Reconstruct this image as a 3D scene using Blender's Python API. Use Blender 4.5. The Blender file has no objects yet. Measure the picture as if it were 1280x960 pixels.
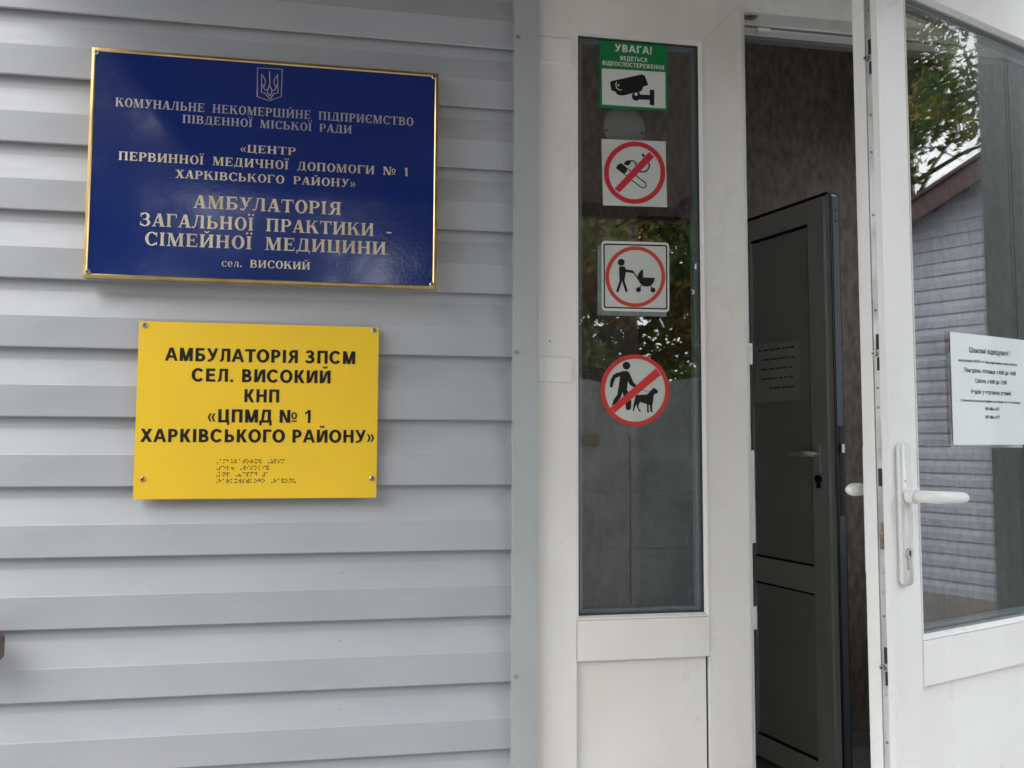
import bpy, bmesh, math, random
from math import radians, sin, cos, pi
from mathutils import Vector, Matrix
from mathutils.geometry import tessellate_polygon
import numpy as np
scene = bpy.context.scene
COL = scene.collection

# ------------------------------------------------------------ camera
cam_data = bpy.data.cameras.new('camera')
cam = bpy.data.objects.new('camera', cam_data)
COL.objects.link(cam)
cam_data.sensor_fit = 'HORIZONTAL'
cam_data.sensor_width = 36.0
cam_data.lens = 36.0 * 1000 / 1280
cam_data.clip_start = 0.02
cam_data.clip_end = 2000
CF = Vector((0.15984, 0.98480, 0.06782))
CR = Vector((0.98708, -0.16051, 0.00455))
CF.normalize(); CR = (CR - CF * CR.dot(CF)).normalized(); CU = CR.cross(CF)
cam.matrix_world = Matrix(((CR.x, CU.x, -CF.x, 0.0), (CR.y, CU.y, -CF.y, -1.35), (CR.z, CU.z, -CF.z, 1.25), (0, 0, 0, 1)))
scene.camera = cam

# ------------------------------------------------------------ sky, sun, exposure
world = bpy.data.worlds.new('World')
scene.world = world
world.use_nodes = True
wn, wl = world.node_tree.nodes, world.node_tree.links
wn.clear()
SUN_EL, SUN_AZ = 48.0, -128.0      # azimuth measured from +x, counter-clockwise
sky = wn.new('ShaderNodeTexSky'); sky.sky_type = 'NISHITA'; sky.sun_disc = False
sky.sun_elevation = radians(SUN_EL); sky.sun_rotation = radians(90 - SUN_AZ)
tc = wn.new('ShaderNodeTexCoord')
nz = wn.new('ShaderNodeTexNoise'); nz.inputs['Scale'].default_value = 2.6; nz.inputs['Detail'].default_value = 7; nz.inputs['Roughness'].default_value = .55
rp = wn.new('ShaderNodeValToRGB'); rp.color_ramp.elements[0].position = .30; rp.color_ramp.elements[1].position = .52
mx = wn.new('ShaderNodeMixRGB'); mx.inputs[2].default_value = (13.5, 13.8, 14.2, 1)
bg = wn.new('ShaderNodeBackground'); bg.inputs['Strength'].default_value = 0.13
wo = wn.new('ShaderNodeOutputWorld')
wl.new(tc.outputs['Generated'], nz.inputs['Vector']); wl.new(nz.outputs['Fac'], rp.inputs['Fac'])
wl.new(rp.outputs['Color'], mx.inputs[0]); wl.new(sky.outputs['Color'], mx.inputs[1])
wl.new(mx.outputs['Color'], bg.inputs['Color']); wl.new(bg.outputs['Background'], wo.inputs['Surface'])

sun_data = bpy.data.lights.new('sun', 'SUN'); sun_data.energy = .5; sun_data.angle = radians(36); sun_data.color = (1, .965, .91)
sun = bpy.data.objects.new('sun', sun_data); COL.objects.link(sun)
sd = Vector((cos(radians(SUN_EL)) * cos(radians(SUN_AZ)), cos(radians(SUN_EL)) * sin(radians(SUN_AZ)), sin(radians(SUN_EL))))
sun.rotation_euler = sd.to_track_quat('Z', 'Y').to_euler()
sun.location = sd * 30

scene.view_settings.view_transform = 'Standard'
scene.view_settings.look = 'None'
scene.view_settings.exposure = 1.08
scene.view_settings.gamma = 1
scene.render.engine = 'CYCLES'
scene.cycles.use_denoising = True
scene.cycles.use_adaptive_sampling = False
scene.cycles.max_bounces = 10
scene.cycles.transparent_max_bounces = 16
scene.cycles.sample_clamp_indirect = 6

# ------------------------------------------------------------ materials
def new_mat(name):
    m = bpy.data.materials.new(name); m.use_nodes = True
    nt = m.node_tree
    return m, nt, nt.nodes['Principled BSDF']
def noise_col(nt, target, c1, c2, scale=(1, 1, 1), freq=5, detail=5, lo=.35, hi=.65, coord='Object', rough=.5):
    t = nt.nodes.new('ShaderNodeTexCoord'); mp = nt.nodes.new('ShaderNodeMapping'); mp.inputs['Scale'].default_value = scale
    n = nt.nodes.new('ShaderNodeTexNoise'); n.inputs['Scale'].default_value = freq; n.inputs['Detail'].default_value = detail; n.inputs['Roughness'].default_value = rough
    r = nt.nodes.new('ShaderNodeValToRGB'); r.color_ramp.elements[0].position = lo; r.color_ramp.elements[1].position = hi
    r.color_ramp.elements[0].color = (*c1, 1); r.color_ramp.elements[1].color = (*c2, 1)
    nt.links.new(t.outputs[coord], mp.inputs[0]); nt.links.new(mp.outputs[0], n.inputs['Vector']); nt.links.new(n.outputs['Fac'], r.inputs[0])
    if target is not None: nt.links.new(r.outputs[0], target)
    return r, n
def bump(nt, bs, scale=(1, 1, 1), freq=50, dist=.0005, strength=1, detail=4, coord='Object'):
    t = nt.nodes.new('ShaderNodeTexCoord'); mp = nt.nodes.new('ShaderNodeMapping'); mp.inputs['Scale'].default_value = scale
    n = nt.nodes.new('ShaderNodeTexNoise'); n.inputs['Scale'].default_value = freq; n.inputs['Detail'].default_value = detail
    b = nt.nodes.new('ShaderNodeBump'); b.inputs['Distance'].default_value = dist; b.inputs['Strength'].default_value = strength
    nt.links.new(t.outputs[coord], mp.inputs[0]); nt.links.new(mp.outputs[0], n.inputs['Vector']); nt.links.new(n.outputs['Fac'], b.inputs['Height'])
    nt.links.new(b.outputs[0], bs.inputs['Normal'])
def simple(name, col, rough=.5, metal=0., c2=None, freq=6, scale=(1, 1, 1), bmp=None, lo=.35, hi=.65, coat=0, spec=None):
    m, nt, bs = new_mat(name)
    bs.inputs['Base Color'].default_value = (*col, 1); bs.inputs['Roughness'].default_value = rough; bs.inputs['Metallic'].default_value = metal
    if coat: bs.inputs['Coat Weight'].default_value = coat; bs.inputs['Coat Roughness'].default_value = .06
    if spec is not None: bs.inputs['Specular IOR Level'].default_value = spec
    if c2: noise_col(nt, bs.inputs['Base Color'], col, c2, scale, freq, lo=lo, hi=hi)
    if bmp: bump(nt, bs, **bmp)
    return m
M = {}
# uPVC with faint grime and specks
def upvc(name, c1, c2):
    m, nt, bs = new_mat(name); bs.inputs['Roughness'].default_value = .32
    r, n = noise_col(nt, None, c1, c2, (1, 1, .45), 7, 6, .3, .62)
    t = nt.nodes.new('ShaderNodeTexCoord'); v = nt.nodes.new('ShaderNodeTexVoronoi'); v.inputs['Scale'].default_value = 26
    r2 = nt.nodes.new('ShaderNodeValToRGB'); r2.color_ramp.elements[0].position = .018; r2.color_ramp.elements[1].position = .034
    r2.color_ramp.elements[0].color = (.45, .4, .35, 1); r2.color_ramp.elements[1].color = (1, 1, 1, 1)
    mm = nt.nodes.new('ShaderNodeMixRGB'); mm.blend_type = 'MULTIPLY'; mm.inputs[0].default_value = .55
    nt.links.new(t.outputs['Object'], v.inputs['Vector']); nt.links.new(v.outputs['Distance'], r2.inputs[0])
    nt.links.new(r.outputs[0], mm.inputs[1]); nt.links.new(r2.outputs[0], mm.inputs[2]); nt.links.new(mm.outputs[0], bs.inputs['Base Color'])
    r4, n4 = noise_col(nt, None, (0, 0, 0), (.30, .30, .30), (1, 1, .35), 5, 9, .55, .80, rough=.68); n4.inputs['Distortion'].default_value = .8
    gm = nt.nodes.new('ShaderNodeMixRGB'); gm.inputs[2].default_value = (.50, .46, .40, 1)
    nt.links.new(r4.outputs[0], gm.inputs[0]); nt.links.new(mm.outputs[0], gm.inputs[1]); nt.links.new(gm.outputs[0], bs.inputs['Base Color'])
    noise_col(nt, bs.inputs['Roughness'], (.24, .24, .24), (.46, .46, .46), (1, 1, .6), 8, 6, .35, .65)
    bump(nt, bs, freq=14, dist=.0006, strength=.35, detail=6)
    return m
M['upvc'] = upvc('white_upvc', (.765, .755, .735), (.83, .825, .81))
M['upvc_shaded'] = upvc('shaded_white_upvc', (.70, .665, .625), (.77, .745, .71))  # darker copy of the white for the fixed leaf, its shade put into the colour
M['upvc_edge'] = simple('scuffed_upvc', (.70, .71, .72), .4, c2=(.80, .80, .80), freq=18, scale=(1, 1, .3), bmp=dict(freq=60, dist=.0005, strength=.4))
# vinyl siding, grain running along the board, faint smears
m, nt, bs = new_mat('grey_vinyl'); bs.inputs['Roughness'].default_value = .42; bs.inputs['Specular IOR Level'].default_value = .6
r, n = noise_col(nt, None, (.355, .362, .388), (.41, .415, .438), (1, 2, 2), 4, 7, .3, .7)
t = nt.nodes.new('ShaderNodeTexCoord'); v = nt.nodes.new('ShaderNodeTexVoronoi'); v.inputs['Scale'].default_value = 17
r2 = nt.nodes.new('ShaderNodeValToRGB'); r2.color_ramp.elements[0].position = .012; r2.color_ramp.elements[1].position = .026
r2.color_ramp.elements[0].color = (.3, .28, .26, 1); r2.color_ramp.elements[1].color = (1, 1, 1, 1)
mm = nt.nodes.new('ShaderNodeMixRGB'); mm.blend_type = 'MULTIPLY'; mm.inputs[0].default_value = .8
nt.links.new(t.outputs['Object'], v.inputs['Vector']); nt.links.new(v.outputs['Distance'], r2.inputs[0])
oi = nt.nodes.new('ShaderNodeObjectInfo'); hs = nt.nodes.new('ShaderNodeHueSaturation'); mr = nt.nodes.new('ShaderNodeMapRange')
mr.inputs['To Min'].default_value = .965; mr.inputs['To Max'].default_value = 1.03
nt.links.new(oi.outputs['Random'], mr.inputs['Value']); nt.links.new(mr.outputs[0], hs.inputs['Value']); nt.links.new(r.outputs[0], hs.inputs['Color'])
nt.links.new(hs.outputs[0], mm.inputs[1]); nt.links.new(r2.outputs[0], mm.inputs[2]); nt.links.new(mm.outputs[0], bs.inputs['Base Color'])
r3, n3_ = noise_col(nt, None, (0, 0, 0), (.22, .22, .22), (.8, 2.2, 2.2), 11, 8, .56, .78, rough=.7); n3_.inputs['Distortion'].default_value = 1.6
sc = nt.nodes.new('ShaderNodeMixRGB'); sc.inputs[2].default_value = (.56, .56, .57, 1)
nt.links.new(r3.outputs[0], sc.inputs[0]); nt.links.new(mm.outputs[0], sc.inputs[1]); nt.links.new(sc.outputs[0], bs.inputs['Base Color'])
rr_, _n = noise_col(nt, bs.inputs['Roughness'], (.34, .34, .34), (.55, .55, .55), (1, 3, 3), 9, 6, .35, .65)
t2 = nt.nodes.new('ShaderNodeTexCoord'); mp = nt.nodes.new('ShaderNodeMapping'); mp.inputs['Scale'].default_value = (3, 14, 14)
n2 = nt.nodes.new('ShaderNodeTexNoise'); n2.inputs['Scale'].default_value = 26; n2.inputs['Detail'].default_value = 5
n3 = nt.nodes.new('ShaderNodeTexNoise'); n3.inputs['Scale'].default_value = 5; n3.inputs['Detail'].default_value = 2
b1 = nt.nodes.new('ShaderNodeBump'); b1.inputs['Distance'].default_value = .0004; b1.inputs['Strength'].default_value = .28
b2 = nt.nodes.new('ShaderNodeBump'); b2.inputs['Distance'].default_value = .004; b2.inputs['Strength'].default_value = .07
nt.links.new(t2.outputs['Object'], mp.inputs[0]); nt.links.new(mp.outputs[0], n2.inputs['Vector']); nt.links.new(n2.outputs['Fac'], b1.inputs['Height'])
nt.links.new(t2.outputs['Object'], n3.inputs['Vector']); nt.links.new(n3.outputs['Fac'], b2.inputs['Height'])
nt.links.new(b2.outputs[0], b1.inputs['Normal']); nt.links.new(b1.outputs[0], bs.inputs['Normal'])
M['vinyl'] = m
M['trim'] = simple('grey_trim', (.36, .375, .375), .38, c2=(.40, .415, .415), freq=3, scale=(3, 3, 1), bmp=dict(freq=8, dist=.001, strength=.3))
M['brown_vinyl'] = simple('brown_plastic', (.09, .05, .05), .4, c2=(.12, .07, .065))
# signs
M['blue'] = simple('blue_enamel', (.004, .017, .125), .12, c2=(.005, .022, .155), freq=3, bmp=dict(freq=170, dist=.0005, strength=.35, detail=2), coat=.5)
M['silver'] = simple('silver_lettering', (.50, .47, .46), .38, .55, c2=(.38, .36, .38), freq=12)
M['gold'] = simple('gold_lettering', (.78, .68, .50), .36, .55, c2=(.62, .50, .36), freq=25)
M['brass'] = simple('brass_border', (.80, .60, .27), .28, 1., c2=(.62, .42, .20), freq=22, bmp=dict(freq=60, dist=.0008, strength=.4))
M['yellow'] = simple('yellow_plastic', (.86, .55, .03), .42, c2=(.80, .51, .03), spec=.3, freq=5, bmp=dict(freq=6, dist=.0015, strength=.3))
M['black'] = simple('black_print', (.010, .009, .009), .6, spec=.25)
M['braille'] = simple('braille_dot', (.14, .075, .02), .45)
M['steel'] = simple('steel', (.62, .60, .56), .3, 1., c2=(.45, .43, .40), freq=40)
M['worn_steel'] = simple('worn_galvanised_steel', (.38, .38, .37), .38, .7, c2=(.72, .72, .71), freq=30, scale=(1, 1, .4))
M['rust'] = simple('rusty_steel', (.13, .085, .06), .6, .5, c2=(.4, .36, .3), freq=90)
M['slot'] = simple('dark_slot', (.015, .015, .015), .6)
# stickers
M['green'] = simple('green_print', (.004, .165, .045), .32, c2=(.006, .19, .055), freq=9)
M['white'] = simple('white_print', (.62, .63, .60), .35)
M['greywhite'] = simple('pale_grey_print', (.50, .51, .48), .35, c2=(.55, .56, .53), freq=12)
M['red'] = simple('crimson_print', (.50, .018, .035), .35)
M['red2'] = simple('red_print', (.58, .028, .02), .35)
M['redbrown'] = simple('brick_red_print', (.50, .045, .025), .35)
M['film'] = simple('grey_film', (.15, .18, .165), .3, c2=(.20, .23, .215), freq=30)
M['paper'] = simple('white_paper', (.84, .86, .86), .7, c2=(.88, .89, .89), freq=4)
M['sleeved_paper'] = simple('paper_in_clear_sleeve', (.68, .73, .73), .6, c2=(.73, .77, .77), freq=5, coat=1)
M['rubber'] = simple('black_rubber', (.02, .021, .022), .5)
M['grey_gasket'] = simple('grey_gasket', (.17, .19, .19), .45)
M['alu'] = simple('aluminium_spacer', (.22, .26, .28), .35, .5)
M['handle'] = simple('white_handle_paint', (.80, .80, .78), .22)
# interior
M['walnut'] = simple('dark_brown_panelling', (.14, .108, .088), .5, c2=(.30, .245, .21), freq=18, scale=(2.4, 2.4, 1.0), lo=.34, hi=.74, bmp=dict(scale=(6, 6, 1), freq=14, dist=.002, strength=.35))
M['disc_grey'] = simple('disc_grey', (.26, .27, .265), .5)
M['ochre'] = simple('dull_ochre_paint', (.13, .11, .06), .6)
M['inner_door'] = simple('inner_door_grey', (.72, .73, .69), .38, c2=(.78, .79, .75), freq=4)
M['inner_panel'] = simple('inner_door_panel', (.56, .56, .53), .45, c2=(.61, .61, .58), freq=3)
M['dark_profile'] = simple('slate_profile', (.085, .10, .112), .35)
M['floor_tile'] = simple('floor_tile', (.20, .19, .18), .35, c2=(.28, .26, .24), freq=5)
M['plaster'] = simple('interior_plaster', (.6, .58, .55), .9)
# outside
M['neighbour_vinyl'] = simple('bluish_grey_vinyl', (.52, .545, .61), .5, c2=(.58, .60, .66), freq=3)
M['paving'] = simple('concrete_ground', (.23, .22, .205), .85, c2=(.29, .28, .265), freq=1.2, bmp=dict(freq=30, dist=.01, strength=.4))
M['fence'] = simple('concrete_fence', (.16, .17, .165), .85, c2=(.235, .24, .235), freq=3, bmp=dict(freq=40, dist=.01, strength=.5))
M['plinth'] = simple('plinth_render', (.34, .32, .30), .9, c2=(.42, .40, .37), freq=4)
M['wing'] = simple('slate_grey_boarding', (.25, .28, .275), .45, c2=(.30, .33, .325), freq=6, scale=(3, 3, .5))
M['canopy'] = simple('canopy_soffit', (.13, .105, .085), .7, c2=(.17, .14, .115), freq=5)
M['canopy_metal'] = simple('brown_canopy_metal', (.07, .045, .04), .5)
M['bark'] = simple('bark', (.06, .048, .038), .9, c2=(.12, .10, .085), freq=12, scale=(1, 1, .3), bmp=dict(freq=20, dist=.02, strength=.6))
def leaf_mat(name, cols):
    m, nt, bs = new_mat(name); bs.inputs['Roughness'].default_value = .55
    g = nt.nodes.new('ShaderNodeNewGeometry'); r = nt.nodes.new('ShaderNodeValToRGB'); cr = r.color_ramp
    cr.elements[0].color = (*cols[0], 1); cr.elements[1].color = (*cols[-1], 1)
    for i, c in enumerate(cols[1:-1]): e = cr.elements.new((i + 1) / (len(cols) - 1)); e.color = (*c, 1)
    t = nt.nodes.new('ShaderNodeTexCoord'); n = nt.nodes.new('ShaderNodeTexNoise'); n.inputs['Scale'].default_value = .7; n.inputs['Detail'].default_value = 2
    a = nt.nodes.new('ShaderNodeMath'); a.operation = 'MULTIPLY_ADD'; a.inputs[1].default_value = .45
    s = nt.nodes.new('ShaderNodeMath'); s.operation = 'MULTIPLY_ADD'; s.inputs[1].default_value = 2.0; s.inputs[2].default_value = -.72
    nt.links.new(t.outputs['Object'], n.inputs['Vector']); nt.links.new(n.outputs['Fac'], s.inputs[0])
    nt.links.new(g.outputs['Random Per Island'], a.inputs[0]); nt.links.new(s.outputs[0], a.inputs[2])
    nt.links.new(a.outputs[0], r.inputs[0]); nt.links.new(r.outputs[0], bs.inputs['Base Color'])
    tr = nt.nodes.new('ShaderNodeBsdfTranslucent'); mx = nt.nodes.new('ShaderNodeMixShader'); mx.inputs[0].default_value = .35
    nt.links.new(r.outputs[0], tr.inputs['Color']); nt.links.new(bs.outputs[0], mx.inputs[1]); nt.links.new(tr.outputs[0], mx.inputs[2])
    nt.links.new(mx.outputs[0], nt.nodes['Material Output'].inputs['Surface'])
    return m
M['leaf_a'] = leaf_mat('green_foliage', [(.055, .11, .025), (.08, .15, .03), (.13, .18, .035), (.24, .20, .04), (.34, .18, .04)])
M['leaf_b'] = leaf_mat('autumn_foliage', [(.07, .12, .03), (.12, .17, .04), (.22, .20, .045), (.32, .21, .045), (.38, .16, .04)])
# window glass: clear, reflecting more at grazing angles
def glass(name, base):
    m, nt, bs = new_mat(name); nt.nodes.remove(bs)
    ge = nt.nodes.new('ShaderNodeNewGeometry'); dt = nt.nodes.new('ShaderNodeVectorMath'); dt.operation = 'DOT_PRODUCT'
    ab = nt.nodes.new('ShaderNodeMath'); ab.operation = 'ABSOLUTE'
    su = nt.nodes.new('ShaderNodeMath'); su.operation = 'SUBTRACT'; su.inputs[0].default_value = 1; su.use_clamp = True
    pw = nt.nodes.new('ShaderNodeMath'); pw.operation = 'POWER'; pw.inputs[1].default_value = 5
    ma = nt.nodes.new('ShaderNodeMath'); ma.operation = 'MULTIPLY_ADD'; ma.inputs[1].default_value = 1 - base; ma.inputs[2].default_value = base
    trn = nt.nodes.new('ShaderNodeBsdfTransparent'); trn.inputs['Color'].default_value = (.98, .988, .985, 1)
    gl = nt.nodes.new('ShaderNodeBsdfGlossy'); gl.inputs['Roughness'].default_value = 0.0
    mx = nt.nodes.new('ShaderNodeMixShader')
    L = nt.links.new
    L(ge.outputs['Incoming'], dt.inputs[0]); L(ge.outputs['Normal'], dt.inputs[1]); L(dt.outputs['Value'], ab.inputs[0]); L(ab.outputs[0], su.inputs[1])
    L(su.outputs[0], pw.inputs[0]); L(pw.outputs[0], ma.inputs[0]); L(ma.outputs[0], mx.inputs[0]); L(trn.outputs[0], mx.inputs[1]); L(gl.outputs[0], mx.inputs[2])
    L(mx.outputs[0], nt.nodes['Material Output'].inputs['Surface'])
    return m
M['glass'] = glass('window_glass', .115)            # outer pane
M['inner_glass'] = glass('inner_window_glass', .03)

# ------------------------------------------------------------ helpers
ROOT = {}
def root_of(o):
    while o.parent: o = o.parent
    return o
def thing(name, label, cat, loc=(0, 0, 0), group=None, rotz=0, local=False):
    o = bpy.data.objects.new(name, None); COL.objects.link(o); o.empty_display_size = .1
    o.location = loc; o.rotation_euler = (0, 0, rotz)
    o['label'] = label; o['category'] = cat
    if group: o['group'] = group
    ROOT[o.name] = Vector((0, 0, 0)) if local else Vector(loc)
    return o
def tag(o, label, cat, group=None):
    o['label'] = label; o['category'] = cat
    if group: o['group'] = group
    return o
def obj(name, bm, mat, parent=None, kind=None, smooth=False, bev=0, seg=1):
    if bev:
        es = [e for e in bm.edges if len(e.link_faces) == 2 and e.calc_face_angle(0) > .5]
        bmesh.ops.bevel(bm, geom=es, offset=bev, segments=seg, affect='EDGES', clamp_overlap=True)
    bmesh.ops.recalc_face_normals(bm, faces=bm.faces)
    if parent is not None: bmesh.ops.translate(bm, verts=bm.verts, vec=-ROOT[root_of(parent).name])
    me = bpy.data.meshes.new(name); bm.to_mesh(me); bm.free()
    if smooth:
        for p in me.polygons: p.use_smooth = True
    mats = mat if isinstance(mat, list) else [mat]
    for k in mats: me.materials.append(M[k])
    o = bpy.data.objects.new(name, me); COL.objects.link(o)
    if parent is not None: o.parent = parent
    if kind: o['kind'] = kind
    return o
def box(bm, x0, x1, y0, y1, z0, z1, mi=0):
    v = [bm.verts.new(p) for p in ((x0, y0, z0), (x1, y0, z0), (x1, y1, z0), (x0, y1, z0), (x0, y0, z1), (x1, y0, z1), (x1, y1, z1), (x0, y1, z1))]
    for f in ((0, 3, 2, 1), (4, 5, 6, 7), (0, 1, 5, 4), (1, 2, 6, 5), (2, 3, 7, 6), (3, 0, 4, 7)):
        bm.faces.new([v[i] for i in f]).material_index = mi
def B(name, x0, x1, y0, y1, z0, z1, mat, parent=None, bev=.001, kind=None, seg=1):
    bm = bmesh.new(); box(bm, x0, x1, y0, y1, z0, z1)
    return obj(name, bm, mat, parent, kind, bev=bev, seg=seg)
def prism(bm, poly, a0, a1, axis='y'):
    """poly extruded along an axis: 'y' takes (x,z) points, 'z' takes (x,y), 'x' takes (y,z)"""
    def P(p, a): return {'y': (p[0], a, p[1]), 'z': (p[0], p[1], a), 'x': (a, p[0], p[1])}[axis]
    v0 = [bm.verts.new(P(p, a0)) for p in poly]; v1 = [bm.verts.new(P(p, a1)) for p in poly]
    n = len(poly)
    bm.faces.new(v0); bm.faces.new(v1[::-1])
    for i in range(n): bm.faces.new((v0[i], v0[(i + 1) % n], v1[(i + 1) % n], v1[i]))
def PR(name, poly, a0, a1, mat, parent=None, axis='y', bev=.001, seg=1, smooth=False):
    bm = bmesh.new(); prism(bm, poly, a0, a1, axis)
    return obj(name, bm, mat, parent, bev=bev, seg=seg, smooth=smooth)
def ring(bm, x0, x1, z0, z1, prof):
    """mitred rectangular ring; prof = [(inset, y)...] closed section"""
    rings = []
    for ins, y in prof:
        rings.append([bm.verts.new(p) for p in ((x0 + ins, y, z0 + ins), (x1 - ins, y, z0 + ins), (x1 - ins, y, z1 - ins), (x0 + ins, y, z1 - ins))])
    for i in range(len(rings)):
        a, b = rings[i], rings[(i + 1) % len(rings)]
        for k in range(4): bm.faces.new((a[k], a[(k + 1) % 4], b[(k + 1) % 4], b[k]))
def cyl(bm, c, r, h, axis='y', n=20, r2=None, squash=1.0):
    """solid cylinder from c along +axis by h"""
    r2 = r if r2 is None else r2
    A = {'y': (0, 1, 0), 'x': (1, 0, 0), 'z': (0, 0, 1)}[axis]; A = Vector(A)
    U_ = Vector((1, 0, 0)) if axis != 'x' else Vector((0, 1, 0)); V_ = A.cross(U_)
    lo = [bm.verts.new(Vector(c) + U_ * cos(2 * pi * i / n) * r + V_ * sin(2 * pi * i / n) * r * squash) for i in range(n)]
    hi = [bm.verts.new(Vector(c) + A * h + U_ * cos(2 * pi * i / n) * r2 + V_ * sin(2 * pi * i / n) * r2 * squash) for i in range(n)]
    bm.faces.new(lo[::-1]); bm.faces.new(hi)
    for i in range(n): bm.faces.new((lo[i], lo[(i + 1) % n], hi[(i + 1) % n], hi[i]))
def tube(bm, pts, radii, n=14, squash=1.0):
    """swept round bar with capped, slightly domed ends"""
    pts = [Vector(p) for p in pts]; rings = []
    for i, p in enumerate(pts):
        d = (pts[min(i + 1, len(pts) - 1)] - pts[max(i - 1, 0)]).normalized()
        up = Vector((0, 0, 1)) if abs(d.z) < .9 else Vector((0, 1, 0))
        s = d.cross(up).normalized(); u = s.cross(d)
        rings.append([bm.verts.new(p + s * cos(2 * pi * k / n) * radii[i] * squash + u * sin(2 * pi * k / n) * radii[i]) for k in range(n)])
    for a, b in zip(rings, rings[1:]):
        for k in range(n): bm.faces.new((a[k], a[(k + 1) % n], b[(k + 1) % n], b[k]))
    bm.faces.new(rings[0][::-1]); bm.faces.new(rings[-1])
def flat(bm, poly, y, mi=0):
    """flat sheet polygon facing -y, (x,z) points in metres"""
    tris = tessellate_polygon([[Vector((p[0], p[1], 0)) for p in poly]])
    v = [bm.verts.new((p[0], y, p[1])) for p in poly]
    for t in tris:
        try: f = bm.faces.new([v[i] for i in t]); f.material_index = mi
        except ValueError: pass
def flat_strip(bm, pts, w, y, mi=0, closed=False):
    n = len(pts); L_, R_ = [], []
    P = [Vector(p) for p in pts]
    for i in range(n):
        a = P[(i - 1) % n] if (closed or i) else P[i]; b = P[(i + 1) % n] if (closed or i < n - 1) else P[i]
        d = (b - a).normalized(); nn = Vector((-d.y, d.x)) * w / 2
        if 0 < i < n - 1 or closed:
            d1 = (P[i] - a).normalized(); c = max(.5, abs(d1.dot(d))); nn = nn / c
        L_.append(bm.verts.new((P[i].x + nn.x, y, P[i].y + nn.y))); R_.append(bm.verts.new((P[i].x - nn.x, y, P[i].y - nn.y)))
    for i in range(n if closed else n - 1):
        j = (i + 1) % n
        f = bm.faces.new((L_[i], L_[j], R_[j], R_[i])); f.material_index = mi
def flat_ring(bm, pts, w, y, mi=0):
    """ring of width w inside the closed outline pts"""
    c = Vector((sum(p[0] for p in pts) / len(pts), sum(p[1] for p in pts) / len(pts)))
    O_ = [bm.verts.new((p[0], y, p[1])) for p in pts]; I_ = []
    for p in pts:
        d = Vector(p) - c; q = c + d * (1 - w / d.length); I_.append(bm.verts.new((q.x, y, q.y)))
    n = len(pts)
    for i in range(n): bm.faces.new((O_[i], O_[(i + 1) % n], I_[(i + 1) % n], I_[i])).material_index = mi
def face_front(o):
    """turn every face of a flat print to look at -y"""
    me = o.data; bm = bmesh.new(); bm.from_mesh(me)
    for f in bm.faces:
        f.normal_update()
        if f.normal.y > 0: f.normal_flip()
    bm.to_mesh(me); bm.free(); return o
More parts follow.
